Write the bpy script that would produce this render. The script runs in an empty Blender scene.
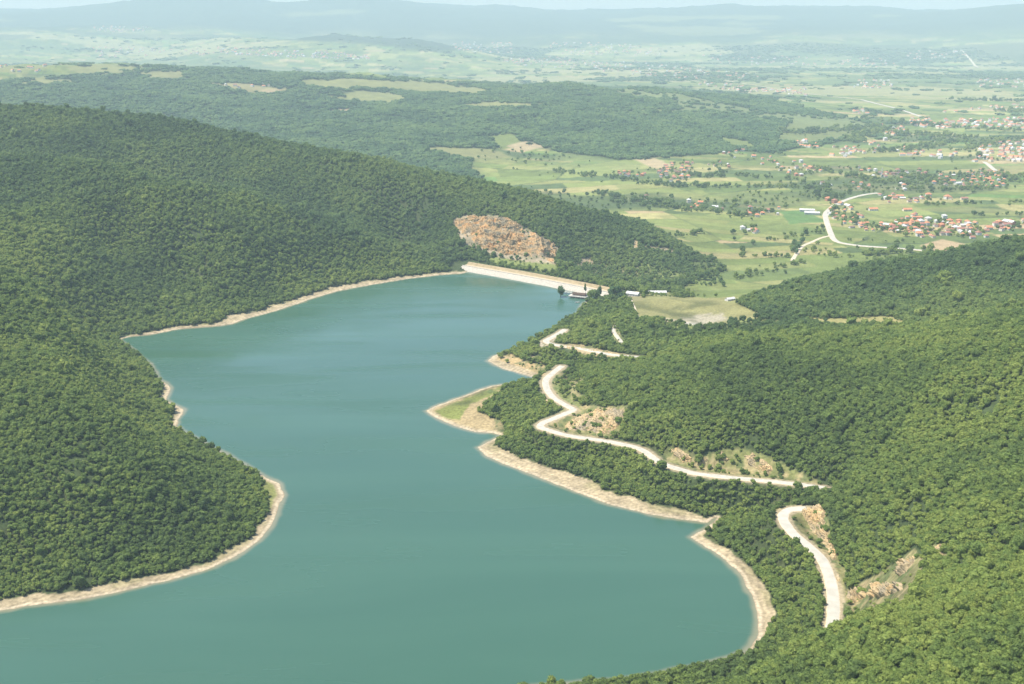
import bpy, math, random, time
import numpy as np
from mathutils import Vector

T0 = time.time()
random.seed(7)
rng = np.random.default_rng(7)
R = math.radians
SC = bpy.context.scene
COL = SC.collection

# ----------------------------------------------------------------- camera model
W, H = 1024, 684
F = 1100.0
HC = 400.0
PITCH = R(16.3)
CP, SP = math.cos(PITCH), math.sin(PITCH)


def ray(px, py):
    """world direction of the photo's line of sight (not normalised)"""
    u = (np.asarray(px, float) - 512) / F
    v = (342 - np.asarray(py, float)) / F
    return u, CP + v * SP, -SP + v * CP


def at_z(px, py, z):
    u, y, w = ray(px, py)
    t = (z - HC) / w
    return u * t, y * t


def at_d(px, py, d):
    u, y, w = ray(px, py)
    t = d / np.hypot(u, y)
    return u * t, y * t, HC + w * t


def project(x, y, z):
    zc = y * CP + (HC - z) * SP
    yc = y * SP + (z - HC) * CP
    zc = np.maximum(zc, 1.0)
    return 512 + F * x / zc, 342 - F * yc / zc


def smooth(a, b, x):
    t = np.clip((x - a) / (b - a), 0, 1)
    return t * t * (3 - 2 * t)


# ----------------------------------------------------------------- noise
def hash2(ix, iy, seed):
    ix = ix.astype(np.int64); iy = iy.astype(np.int64)
    h = (ix * 374761393 + iy * 668265263 + seed * 974711) & 0xFFFFFFFF
    h = ((h ^ (h >> 13)) * 1274126177) & 0xFFFFFFFF
    h = ((h ^ (h >> 16)) * 2246822519) & 0xFFFFFFFF
    return ((h ^ (h >> 15)) & 0xFFFFFF) / float(0xFFFFFF)


def vnoise(x, y, seed=0):
    ix = np.floor(x); iy = np.floor(y)
    fx = x - ix; fy = y - iy
    fx = fx * fx * fx * (fx * (fx * 6 - 15) + 10); fy = fy * fy * fy * (fy * (fy * 6 - 15) + 10)
    a = hash2(ix, iy, seed); b = hash2(ix + 1, iy, seed)
    c = hash2(ix, iy + 1, seed); d = hash2(ix + 1, iy + 1, seed)
    return (a + (b - a) * fx) * (1 - fy) + (c + (d - c) * fx) * fy


def fbm(x, y, s, oct=4, seed=0):
    """-1..1"""
    x = x / s; y = y / s
    o = np.zeros_like(x); a = 1.0; t = 0.0
    for k in range(oct):
        o += a * (vnoise(x + 17.3 * k, y - 9.1 * k, seed + k) * 2 - 1)
        t += a; a *= 0.5
        x, y = x * 1.6 + y * 1.2, y * 1.6 - x * 1.2
    return o / t


def poly_sd(X, Y, poly, want_near=False):
    """signed distance to a closed polygon, positive inside; optionally nearest edge and parameter"""
    poly = np.asarray(poly, float)
    n = len(poly)
    best = np.full(X.shape, 1e18); ins = np.zeros(X.shape, bool)
    ne = np.zeros(X.shape, np.int32); nt = np.zeros(X.shape)
    for k in range(n):
        x0, y0 = poly[k]; x1, y1 = poly[(k + 1) % n]
        ex, ey = x1 - x0, y1 - y0
        L = ex * ex + ey * ey + 1e-12
        t = np.clip(((X - x0) * ex + (Y - y0) * ey) / L, 0, 1)
        q = (X - x0 - t * ex) ** 2 + (Y - y0 - t * ey) ** 2
        m = q < best
        best = np.where(m, q, best)
        if want_near:
            ne[m] = k; nt[m] = t[m]
        if y0 != y1:
            c = ((y0 > Y) != (y1 > Y)) & (X < (x1 - x0) * (Y - y0) / (y1 - y0) + x0)
            ins ^= c
    d = np.sqrt(best) * np.where(ins, 1, -1)
    return (d, ne, nt) if want_near else d


def line_dist(X, Y, P):
    """distance to an open polyline P (n,3) and the interpolated third column"""
    best = np.full(X.shape, 1e18); val = np.zeros(X.shape)
    for k in range(len(P) - 1):
        x0, y0, z0 = P[k]; x1, y1, z1 = P[k + 1]
        ex, ey = x1 - x0, y1 - y0
        t = np.clip(((X - x0) * ex + (Y - y0) * ey) / (ex * ex + ey * ey + 1e-12), 0, 1)
        q = (X - x0 - t * ex) ** 2 + (Y - y0 - t * ey) ** 2
        m = q < best
        best[m] = q[m]; val[m] = (z0 + (z1 - z0) * t)[m]
    return np.sqrt(best), val


def densify(P, step, closed=False):
    """Catmull-Rom through P (n,k) resampled at about step"""
    P = np.asarray(P, float); n = len(P); out = []
    for k in range(n if closed else n - 1):
        if closed:
            p0, p1, p2, p3 = P[(k - 1) % n], P[k], P[(k + 1) % n], P[(k + 2) % n]
        else:
            p0, p1, p2, p3 = P[max(k - 1, 0)], P[k], P[k + 1], P[min(k + 2, n - 1)]
        m = max(1, int(np.hypot(*(p2 - p1)[:2]) / step))
        for i in range(m):
            t = i / m
            out.append(0.5 * (2 * p1 + (p2 - p0) * t + (2 * p0 - 5 * p1 + 4 * p2 - p3) * t * t + (3 * p1 - p0 - 3 * p2 + p3) * t ** 3))
    if not closed:
        out.append(P[-1])
    return np.array(out)


# ----------------------------------------------------------------- the lake outline: (px, py, beach width in metres)
SHORE = [(-150, 640, 17), (0, 611, 17), (60, 602, 15), (110, 594, 16), (150, 585, 17), (215, 567, 14), (253, 546, 14),
         (272, 524, 14), (279, 508, 13), (284, 495, 15), (279, 484, 13), (266, 477, 9), (250, 468, 6), (232, 457, 5),
         (214, 447, 3), (177, 426, 6), (185, 409, 11), (166, 400, 6), (171, 388, 9), (159, 379, 3), (153, 367, 3),
         (140, 355, 3), (122, 339, 6), (150, 335, 15), (182, 329, 18), (210, 327, 18), (232, 324, 20), (245, 319, 28),
         (275, 311, 30), (300, 303, 26), (340, 291, 22), (400, 280, 18), (440, 275, 18), (462, 273.5, 15), (470, 271, 0),
         (604, 295, 0), (592, 299, 3), (584, 303, 6), (577, 313, 4), (560, 325, 2), (540, 337, 2), (524, 345, 3), (508, 351, 6),
         (494, 356, 10), (488, 361, 16), (500, 368, 20), (516, 373, 22), (532, 377, 20), (545, 378, 10), (530, 382, 6),
         (512, 383, 10), (490, 386, 14), (468, 394, 16), (445, 402, 16), (424, 411, 18), (436, 418, 20), (455, 426, 20),
         (475, 432, 20), (492, 433, 16), (500, 436, 8), (488, 441, 10), (478, 447, 20), (486, 455, 24), (510, 466, 26),
         (545, 480, 28), (575, 492, 28), (610, 504, 26), (650, 514, 20), (690, 521, 16), (708, 523, 12), (716, 518, 5),
         (706, 528, 8), (690, 537, 14), (705, 547, 16), (725, 560, 17), (742, 578, 18), (753, 595, 18), (758, 612, 17),
         (756, 634, 10), (747, 652, 3), (700, 666, 2), (640, 677, 2), (590, 682, 2), (540, 686, 2), (480, 697, 2), (400, 730, 2),
         (280, 800, 2), (-150, 800, 2)]
sx, sy = at_z([s[0] for s in SHORE], [s[1] for s in SHORE], 0.0)
LAKE = np.stack([sx, sy, [s[2] for s in SHORE]], 1)
LAKE = densify(LAKE, 14, closed=True)
LAKE[:, 2] = np.clip(LAKE[:, 2], 0, None)

# ----------------------------------------------------------------- roads: (px, py, elevation)
ROAD_UP = [(650, 358, 28), (623, 356, 26), (604, 353.5, 24), (582, 349, 22), (562, 346, 20), (551, 344, 19), (546, 341, 18.5), (551, 338, 18), (560, 333, 16), (565, 329.5, 15)]
ROAD_MID = [(562, 366, 20), (553, 373, 20), (546, 380, 20), (547, 389, 20), (554, 398, 20), (567, 406, 20.5), (573.5, 410, 21), (567, 413, 21), (554, 418.5, 20), (543, 423, 19.5), (540.5, 427, 19.5), (551, 431, 19.5), (570, 436, 20), (598, 440, 20), (623, 444.5, 20), (642, 450, 20), (661, 463, 20), (682, 470, 21), (698, 474, 22), (739, 478.5, 24), (786, 483, 28), (825, 488, 30)]
ROAD_LOW = [(806, 508.5, 29), (800, 508.6, 28.7), (791, 509.5, 28), (784, 513.5, 28), (784, 521, 28), (793.5, 534, 28), (808, 546, 28), (822, 560, 28), (829, 576, 28), (833, 594, 28), (833.5, 612, 28), (832, 628, 28), (828, 650, 29)]


def road_world(L):
    a = np.array(L, float)
    x, y = at_z(a[:, 0], a[:, 1], a[:, 2])
    return densify(np.stack([x, y, a[:, 2]], 1), 4.0)


RW = {'up': road_world(ROAD_UP), 'mid': road_world(ROAD_MID), 'low': road_world(ROAD_LOW)}

# ----------------------------------------------------------------- terrain control points
C = []                                   # x, y, z


def cz(*pts):
    for px, py, z in pts:
        x, y = at_z(px, py, z); C.append((x, y, z))


def cd(*pts):                            # pixel + horizontal distance
    for px, py, d in pts:
        x, y, z = at_d(px, py, d); C.append((x, y, z))


def cw(*pts):                            # column, distance, elevation
    for px, d, z in pts:
        u, yy, _ = ray(px, 342); k = d / math.hypot(u, yy); C.append((u * k, yy * k, z))


for s in SHORE[::2]:
    x, y = at_z(s[0], s[1], 0.0); C.append((x, y, 0.5))
for L in (ROAD_UP, ROAD_MID, ROAD_LOW):
    cz(*L)
# left headland and gully
cz((-300, 600, 40), (-300, 450, 100), (-300, 300, 170), (0, 500, 45), (100, 500, 40), (200, 500, 22), (0, 400, 78), (100, 440, 60), (180, 440, 30), (0, 330, 98),
   (100, 380, 55), (60, 300, 72), (0, 265, 115), (130, 365, 28), (0, 570, 16), (150, 550, 14), (240, 510, 14), (88, 305, 48), (50, 262, 84), (10, 215, 120), (105, 325, 20))
# the second slope and its crest
cz((100, 255, 78), (200, 255, 66), (300, 255, 42), (200, 300, 22), (380, 255, 20), (-300, 150, 260), (0, 150, 192), (60, 152, 186), (130, 160, 184),
   (250, 190, 128), (350, 225, 76), (430, 250, 30), (150, 210, 124), (70, 190, 150), (240, 230, 92), (120, 290, 40), (140, 180, 160))
# dip behind it, then the third ridge with the quarry
cw((-300, 2150, 170), (0, 2060, 100), (120, 2040, 72), (200, 2010, 46), (300, 1960, 20), (400, 1910, 12))
cz((-300, 95, 270), (0, 106, 232), (100, 110, 220), (240, 135, 180), (400, 165, 132), (480, 180, 105), (520, 190, 94), (600, 212, 50), (660, 240, 8), (705, 265, -22),
   (300, 165, 135), (420, 200, 84), (520, 212, 68), (600, 240, 18), (640, 262, -10))
cz((455, 222, 50), (480, 217, 62), (500, 217, 64), (530, 230, 55), (556, 246, 40), (455, 245, 22), (480, 252, 14), (510, 259, 10), (550, 264, 4), (600, 268, -6))
cw((-300, 2900, 60), (0, 2850, 30), (250, 2800, 0), (420, 2750, -20), (520, 2600, -30), (600, 2450, -30))
# below the dam
cw((480, 1890, -4), (520, 1860, -14), (560, 1830, -22), (600, 1800, -24), (640, 1800, -24), (600, 1900, -26), (650, 1900, -28))
# right hillside
cz((620, 410, 34), (600, 380, 38), (650, 380, 50), (640, 430, 34), (700, 440, 44), (750, 455, 44), (720, 420, 55), (750, 400, 62), (750, 360, 76), (700, 346, 55), (750, 338, 63), (820, 450, 60),
   (640, 340, 34), (600, 330, 26), (560, 360, 14), (520, 360, 7), (530, 400, 12), (505, 410, 5), (600, 318, 22), (770, 327, 45), (640, 318, 25), (690, 310, 24), (735, 320, 30), (650, 297, 18), (720, 298, 14), (620, 300, 10),
   (1000, 330, 138), (1000, 350, 134), (1000, 400, 120), (1000, 450, 104), (1000, 520, 108), (900, 500, 70), (900, 400, 98), (900, 337, 103), (820, 334, 84), (900, 450, 82), (860, 520, 55), (1300, 330, 180), (1300, 450, 160), (1300, 600, 170),
   (850, 545, 50), (820, 480, 30), (900, 560, 78), (870, 592, 52), (950, 540, 92), (760, 530, 14), (800, 590, 14), (745, 540, 10))
# near ridge, bottom right
cz((760, 648, 34), (790, 642, 58), (830, 632, 84), (872, 614, 88), (1000, 600, 126), (900, 650, 115), (1024, 684, 140), (860, 684, 112), (760, 684, 60), (700, 690, 22), (640, 700, 14), (540, 720, 8), (900, 760, 135), (700, 760, 45), (1300, 760, 200))
cw((-150, 300, 150), (500, 260, 60), (1200, 260, 200))
# far right shoulder and the drop into the valley
cz((760, 318, 46), (830, 319, 50), (900, 320, 48), (960, 318, 62), (740, 297, 12), (800, 281, 32), (880, 263, 60), (960, 249, 82), (1024, 237, 100), (1300, 200, 150), (850, 300, 45), (950, 290, 70), (1024, 290, 92), (980, 318, 84))
cw((700, 1650, -10), (760, 1800, -22), (860, 1850, -20), (960, 1900, -15), (1040, 1930, -10), (1300, 2300, 0), (700, 1850, -28), (830, 1960, -30), (1000, 2050, -28))
# valley floor
for px in (620, 700, 780, 860, 940, 1024, 1200, 1350):
    for d in (2150, 2500, 3000, 3600, 4400, 5400, 6600, 8000, 10000):
        if px < 680 and 3200 < d < 6600: continue
        if px < 900 and 3500 < d < 6000: continue
        cw((px, d, -30))
# wooded plateau behind
cz((-300, 80, 170), (0, 84, 150), (160, 66, 150), (300, 75, 128), (450, 85, 98), (600, 86, 78), (740, 96, 28), (820, 113, -8), (880, 126, -28), (300, 110, 62), (100, 97, 100), (450, 120, 40), (600, 130, 18), (700, 140, -10),
   (620, 160, -30), (760, 152, -30), (540, 150, -26), (0, 112, 70), (-300, 110, 90), (780, 125, -12))
# far plain, rising to the foothills
cw((-300, 8200, 30), (0, 8000, 40), (150, 7800, 30), (300, 7400, 20), (450, 7400, -5), (600, 7200, -30), (740, 7200, -30))
for px in (-300, -100, 60, 200, 340, 480, 620, 760, 900, 1024, 1200, 1350):
    r = max(0.0, (450 - px) / 450.0); r = min(r, 1.5)
    cw((px, 10500, -30 + 75 * r), (px, 13000, -20 + 150 * r))
cd((40, 33, 14000), (150, 32, 14500), (230, 36, 13000), (330, 30, 12500), (420, 38, 12000), (470, 48, 12000), (240, 47, 11500), (560, 40, 14500), (700, 40, 14500), (800, 36, 14500), (900, 38, 15000), (1024, 50, 13500), (940, 48, 14000), (1200, 50, 13500))
cd((-300, 4, 18500), (0, 9, 19500), (60, 8, 20500), (100, 4, 19500), (130, 0, 19000), (190, -4, 19000), (235, 2, 19500), (262, 7.5, 20500), (305, 7.5, 20500), (330, 0, 19000), (365, -4, 19000), (405, 1, 19500), (425, 5.5, 20500),
   (470, 5.5, 20500), (515, 6, 20000), (600, 8, 19500), (700, 7, 19500), (735, 5.5, 19500), (767, 4, 19500), (800, 7, 19500), (880, 8, 19500), (950, 7, 19000), (1024, 4, 18000), (1100, 2, 17000), (1300, 0, 17000))
cd((0, 24, 17000), (150, 20, 16500), (260, 20, 16500), (350, 19, 16500), (450, 22, 16500), (600, 24, 16500), (750, 24, 16500), (900, 22, 16500), (1024, 26, 15500))
cw((-300, 24000, 400), (0, 24000, 380), (300, 24000, 380), (600, 24000, 380), (900, 24000, 380), (1300, 24000, 400))
C = np.array(C)


def crest(pts, front, back, off_f, off_b, step=55):
    """control points along a crest line and on the slopes to either side of it; they replace looser points close by"""
    global C
    a = np.array(pts, float); x, y = at_z(a[:, 0], a[:, 1], a[:, 2]); P = densify(np.stack([x, y, a[:, 2]], 1), step)
    dd, _ = line_dist(C[:, 0], C[:, 1], P)
    keepc = (dd > 0.85 * max(off_f, off_b)) | (C[:, 2] == 0.5)
    new = [P]; d = np.hypot(P[:, 0], P[:, 1])
    for off, sl in ((-off_f, front), (off_b, back)):
        if off == 0: continue
        k = (d + off) / d; q = np.stack([P[:, 0] * k, P[:, 1] * k, P[:, 2] - sl * abs(off)], 1)
        ok = q[:, 2] > (6 if off < 0 else -30)
        new.append(q[ok][::2])
    C = np.concatenate([C[keepc]] + new)


crest([(-330, 92, 262), (-150, 99, 246), (0, 105, 232), (100, 110, 220), (240, 134, 180), (330, 151, 155), (400, 165, 132), (480, 180, 108), (530, 192, 90), (600, 213, 48), (655, 240, 6)], 0.22, 0.38, 0, 150)
crest([(-330, 138, 235), (-150, 145, 215), (0, 151, 195), (70, 156, 188), (140, 168, 172), (200, 181, 148), (250, 193, 124), (300, 207, 100), (350, 224, 74), (400, 240, 48), (440, 253, 26), (462, 261, 13)], 0.36, 0.50, 130, 110)
crest([(-200, 175, 190), (-80, 195, 160), (0, 216, 132), (60, 241, 97), (120, 270, 50), (180, 299, 21), (225, 316, 6)], 0.28, 0.10, 0, 70)
crest([(-200, 225, 165), (-80, 250, 140), (0, 272, 116), (60, 302, 80), (110, 338, 46), (145, 364, 18)], 0.2, 0.40, 0, 85)


def warp(x, y):
    d = np.hypot(x, y)
    return np.stack([np.arctan2(x, y) * 1.6, np.log(d)], -1)


CW = warp(C[:, 0], C[:, 1])


def rbf_fit(P, v, e=1.5, lam=2e-3):
    n = len(P)
    D = np.linalg.norm(P[:, None] - P[None], axis=2) ** e
    A = np.zeros((n + 3, n + 3)); A[:n, :n] = D - lam * np.eye(n)
    Q = np.concatenate([np.ones((n, 1)), P], 1)
    A[:n, n:] = Q; A[n:, :n] = Q.T
    return np.linalg.solve(A, np.concatenate([v, np.zeros(3)]))


def rbf_eval(P, w, X, e=1.5):
    out = np.empty(len(X)); n = len(P)
    for i in range(0, len(X), 20000):
        x = X[i:i + 20000]
        D = np.sqrt((x[:, None, 0] - P[None, :, 0]) ** 2 + (x[:, None, 1] - P[None, :, 1]) ** 2) ** e
        out[i:i + 20000] = D @ w[:n] + w[n] + x @ w[n + 1:]
    return out


w_rbf = rbf_fit(CW, C[:, 2])

# ----------------------------------------------------------------- terrain grid (rows: log distance, columns: bearing)
NC = 1180
TH = np.linspace(R(-39), R(39), NC)
ld = [math.log(210.0)]
while ld[-1] < math.log(22500.0):
    d_ = math.exp(ld[-1])
    ld.append(ld[-1] + (0.0030 if d_ < 2500 else 0.0030 + 0.0050 * min(1, (d_ - 2500) / 4000)))
LD = np.array(ld); NR = len(LD)
cj = np.linspace(0, NC - 1, 260); ci = np.linspace(0, NR - 1, 300)
thc = np.interp(cj, np.arange(NC), TH); ldc = np.interp(ci, np.arange(NR), LD)
G = np.stack(np.meshgrid(ldc, thc * 1.6, indexing='ij'), -1).reshape(-1, 2)[:, ::-1]
zc_ = rbf_eval(CW, w_rbf, G).reshape(300, 260)


def upsample(Z, ci, cj, nr, nc):
    A = np.stack([np.interp(np.arange(nc), cj, Z[i]) for i in range(len(ci))])
    return np.stack([np.interp(np.arange(nr), ci, A[:, j]) for j in range(nc)], 1)


Z0 = upsample(zc_, ci, cj, NR, NC)


def blur(A, k):
    for ax in (0, 1):
        p = np.pad(A, [(k, k) if a == ax else (0, 0) for a in (0, 1)], mode='edge')
        c = np.cumsum(p, ax, dtype=float)
        z = np.zeros_like(np.take(c, [0], ax)); c = np.concatenate([z, c], ax)
        n = A.shape[ax]
        A = (np.take(c, np.arange(2 * k + 1, 2 * k + 1 + n), ax) - np.take(c, np.arange(n), ax)) / (2 * k + 1)
    return A


Z0 = blur(Z0, 3)
D = np.exp(LD)[:, None] * np.ones((1, NC))
X = D * np.sin(TH)[None]; Y = D * np.cos(TH)[None]

# shoreline distance (d > 0 on land)
SDL = np.full(X.shape, 1e4); BW = np.zeros(X.shape)
rows = D[:, 0] < 2300
Xs, Ys = X[rows], Y[rows]
wob = fbm(Xs, Ys, 30, 3, 5) * 2.2 + fbm(Xs, Ys, 8, 2, 9) * 0.8
sd, ne, nt = poly_sd(Xs, Ys, LAKE[:, :2], True)
SDL[rows] = -sd + wob * smooth(0, 40, 60 - np.abs(sd))
nb = LAKE[:, 2]
BW[rows] = 0.72 * (nb[ne] * (1 - nt) + np.roll(nb, -1)[ne] * nt)

# natural relief: folds on the slopes, gentle swell on the plain
rel = np.clip((Z0 + 10) / 60, 0, 1) * smooth(10, 120, SDL)
nz = fbm(X, Y, 260, 4, 21) * np.where(D < 2500, 6.5, 11) * rel * smooth(300, 900, D) * (1 + smooth(2500, 6000, D))
gul = (np.abs(fbm(X + 60 * fbm(X, Y, 300, 2, 3), Y, 330, 3, 33)) - 0.22) * 20 * rel * smooth(450, 1000, D)
mt = smooth(14500, 17500, D)
nz += (fbm(X, Y, 2600, 5, 41) * 90 + np.abs(fbm(X, Y, 1800, 4, 43)) * 60 - 20) * mt
nz += fbm(X, Y, 900, 4, 47) * 16 * smooth(6500, 9000, D) * (1 - mt)
nz += (np.abs(fbm(X, Y, 900, 4, 149)) - 0.25) * 60 * smooth(3300, 4200, D) * (1 - smooth(6500, 7500, D)) * np.clip((Z0 + 10) / 60, 0, 1)
nz += fbm(X, Y, 400, 3, 49) * 1.6 * smooth(1900, 2300, D)
Zl = Z0 + nz + gul
beach = np.where(SDL > 0, 0.13 * SDL, 0.22 * SDL)
beach = np.clip(beach, -9, 30)
wv = smooth(6, 110, SDL - 0.4 * BW)
low = np.maximum(Zl, 1.0 + 0.05 * np.clip(SDL, 0, 60))
dam_side = (Y > 1560) & (X > -120) & (X < 420)
klow = (1 - smooth(120, 320, SDL)) * (~dam_side)
Zl = low * klow + Zl * (1 - klow)
ZZ = beach * (1 - wv) + Zl * wv

# roads cut into the hillside
RD = np.full(X.shape, 1e4); CLR = np.full(X.shape, 1e4)
mnear = D < 1800
for k, P in RW.items():
    Ps = P[::2]
    x0, x1, y0, y1 = Ps[:, 0].min() - 80, Ps[:, 0].max() + 80, Ps[:, 1].min() - 80, Ps[:, 1].max() + 80
    m = mnear & (X > x0) & (X < x1) & (Y > y0) & (Y < y1)
    dd, zz = line_dist(X[m], Y[m], Ps)
    wz = 1 - smooth(7.5, 24, dd)
    ZZ[m] = ZZ[m] * (1 - wz) + zz * wz
    RD[m] = np.minimum(RD[m], dd)
    CLR[m] = np.minimum(CLR[m], dd - {'up': 13.0, 'mid': 11.0, 'low': 7.5}[k])

# a bench behind the dam keeps the ground just under its crest
DA = np.array(at_z(470, 266, 6.0)); DB = np.array(at_z(608, 291.5, 6.0))
PX, PY = project(X, Y, ZZ)


def samp(A, x, y):
    th = np.arctan2(x, y); l = np.log(np.maximum(np.hypot(x, y), 1))
    fj = np.clip((th - TH[0]) / (TH[1] - TH[0]), 0, NC - 1.001)
    fi = np.clip(np.interp(l, LD, np.arange(NR)), 0, NR - 1.001)
    i = fi.astype(int); j = fj.astype(int); a = fi - i; b = fj - j
    return (A[i, j] * (1 - b) + A[i, j + 1] * b) * (1 - a) + (A[i + 1, j] * (1 - b) + A[i + 1, j + 1] * b) * a


def hit(px, py, d0=400.0, d1=9000.0, n=1500):
    """where the lines of sight through (px, py) meet the ground"""
    px = np.atleast_1d(np.asarray(px, float)); py = np.atleast_1d(np.asarray(py, float))
    u, yy, w = ray(px, py); k = np.hypot(u, yy); u, yy, w = u / k, yy / k, w / k
    ds = np.exp(np.linspace(math.log(d0), math.log(d1), n))
    res = np.full(px.shape, np.nan); prev = np.full(px.shape, 1e9); pd = ds[0]
    for d in ds:
        g = HC + w * d - samp(ZZ, u * d, yy * d)
        new = np.isnan(res) & (g <= 0)
        t = np.where(new, prev / np.maximum(prev - g, 1e-6), 0)
        res = np.where(new, pd + (d - pd) * t, res)
        prev = g; pd = d
    x, y = u * res, yy * res
    return x, y, samp(ZZ, np.nan_to_num(x, nan=0.), np.nan_to_num(y, nan=1000.))


def mask(poly, soft=1.0, d0=0, d1=1e9, nz_=0.0, ns=30.0, seed=77):
    """soft membership of ground points in an outline given in the photograph, limited to a distance range"""
    p = np.array(poly, float)
    m = (PX > p[:, 0].min() - 6) & (PX < p[:, 0].max() + 6) & (PY > p[:, 1].min() - 6) & (PY < p[:, 1].max() + 6) & (D > d0) & (D < d1)
    out = np.zeros(X.shape)
    if m.any():
        s = poly_sd(PX[m], PY[m], p)
        if nz_: s = s + fbm(X[m], Y[m], ns, 3, seed) * nz_
        out[m] = smooth(-soft, soft, s)
    return out


# ----------------------------------------------------------------- land cover
VALLEY = [(440, 160), (500, 146), (620, 161), (760, 152), (800, 146), (850, 140), (890, 127), (1300, 95), (1300, 200), (1024, 237), (960, 249), (880, 263), (800, 281), (740, 298), (700, 300), (680, 292), (690, 280), (722, 264), (690, 250), (655, 228), (600, 200), (540, 182), (480, 170)]
PLATEAU = [(-300, 84), (0, 82), (100, 75), (160, 66), (300, 73), (450, 83), (600, 85), (740, 94), (800, 107), (850, 119), (885, 127), (860, 138), (800, 148), (770, 152), (740, 150), (680, 156), (620, 160), (560, 150), (500, 146), (440, 165), (300, 160), (0, 130), (-300, 130)]
mv = mask(VALLEY, 2, 1500, 7000, 3, 90) 
valley = np.maximum(mv, smooth(2300, 2500, D))
valley *= 1 - (1 - smooth(455, 500, PX + 25 * fbm(X, Y, 260, 3, 221))) * (D > 2100) * (1 - smooth(4200, 4600, D))
plateau = mask(PLATEAU, 1.5, 3000, 7600, 2.0, 220)
ALB = np.zeros(X.shape + (3,))


def paint(m, rgb, k=1.0):
    m = np.clip(m * k, 0, 1)[..., None]
    ALB[:] = ALB * (1 - m) + np.array(rgb) * m


FLOOR = (0.048, 0.068, 0.026)
ALB[:] = FLOOR
# ----- parcels of the valley: strips of crops, each block with its own direction
Bs = 420.0
gx, gy = X / Bs, Y / Bs
bx, by = np.floor(gx), np.floor(gy)
bd = np.full(X.shape, 1e9); bid = np.zeros(X.shape); ang = np.zeros(X.shape); cx_ = np.zeros(X.shape); cy_ = np.zeros(X.shape); second = np.full(X.shape, 1e9)
for ox in (-1, 0, 1):
    for oy in (-1, 0, 1):
        jx = bx + ox + hash2(bx + ox, by + oy, 1); jy = by + oy + hash2(bx + ox, by + oy, 2)
        q = (gx - jx) ** 2 + (gy - jy) ** 2
        m = q < bd
        second = np.where(m, bd, np.minimum(second, q))
        bd = np.where(m, q, bd)
        bid = np.where(m, hash2(bx + ox, by + oy, 3), bid); ang = np.where(m, (hash2(bx + ox, by + oy, 4) - 0.5) * 0.9 - 0.15, ang)
        cx_ = np.where(m, jx * Bs, cx_); cy_ = np.where(m, jy * Bs, cy_)
bedge = (np.sqrt(second) - np.sqrt(bd)) * Bs
su = (X - cx_) * np.cos(ang) + (Y - cy_) * np.sin(ang); sv = -(X - cx_) * np.sin(ang) + (Y - cy_) * np.cos(ang)
sw = 35 + 75 * bid
row_ = np.floor(sv / sw)
colm = np.floor(su / (170 + 200 * bid) + hash2(row_, np.zeros_like(row_), 8))
h1 = hash2(row_ + np.floor(bid * 9999), colm, 11); h2 = hash2(row_ + np.floor(bid * 9999), colm, 12)
PAL = np.array([(0.130, 0.165, 0.048), (0.175, 0.205, 0.062), (0.110, 0.150, 0.045), (0.215, 0.225, 0.078), (0.290, 0.265, 0.110), (0.085, 0.122, 0.044), (0.330, 0.260, 0.135), (0.115, 0.190, 0.050)])
CUM = np.array([0.20, 0.40, 0.54, 0.70, 0.83, 0.93, 0.965, 1.01])
idx = np.searchsorted(CUM, h1)
par = PAL[np.clip(idx, 0, 7)] * (0.86 + 0.28 * h2)[..., None]
pale = fbm(X, Y, 700, 3, 55)[..., None]
par = par * (1 + 0.16 * pale)
fine = fbm(X, Y, 24, 3, 57)[..., None]
par = par * (1 + 0.16 * fine)
furrow = np.minimum(sv / sw - row_, 1 - (sv / sw - row_)) * sw
par = par * (1 - 0.30 * (1 - smooth(0.8, 3.5, furrow)))[..., None]
ALB = ALB * (1 - valley[..., None]) + par * valley[..., None]
# hedge banks along the block edges and wet, scrubby ground
hedge = (1 - smooth(3, 9, bedge + 6 * fbm(X, Y, 60, 2, 61))) * valley * (h2 > 0.2)
paint(hedge * (D < 6000), (0.05, 0.07, 0.03), 0.8)
scrub = smooth(0.25, 0.42, fbm(X * 0.55, Y, 300, 4, 63)) * valley * smooth(2100, 2600, D)
paint(scrub, (0.060, 0.085, 0.034), 0.7)
pat = fbm(X * 0.45 + 0.2 * Y, Y, 800, 3, 203)
paint(smooth(0.12, 0.22, pat) * smooth(5200, 6500, D) * valley * 0.75, (0.27, 0.255, 0.12))
paint((1 - smooth(-0.26, -0.14, pat)) * smooth(5200, 6500, D) * valley * 0.6, (0.085, 0.13, 0.05))
# far woods
farw = smooth(0.10, 0.26, fbm(X * 0.6, Y, 900, 4, 65)) * smooth(7500, 9500, D)
paint(farw * 0.75, (0.045, 0.07, 0.035))
mtn = smooth(13800, 15800, D - 600 * fbm(X, Y, 1500, 3, 67))
paint(mtn, (0.040, 0.062, 0.036))
clear = smooth(0.30, 0.42, fbm(X * 0.5, Y, 1300, 4, 69)) * mtn * (1 - smooth(17200, 18500, D))
paint(clear * 0.7, (0.16, 0.17, 0.07))
paint(mask([(215, 34), (250, 29), (330, 27), (400, 32), (455, 42), (472, 50), (430, 50), (360, 44), (300, 40)], 2, 10500, 14000, 1.5, 400), (0.035, 0.055, 0.032))
paint(plateau, (0.042, 0.060, 0.028))

SPOTS = []                               # (outline, albedo, distance range, soft) - open ground without trees


def spot(poly, rgb, d0, d1, soft=0.9, nz_=0.8, ns=14.0, cover=1.0):
    m = mask(poly, soft, d0, d1, nz_, ns, 77 + len(SPOTS)); SPOTS.append(np.clip(m * cover, 0, 1)); paint(m, rgb)


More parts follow.
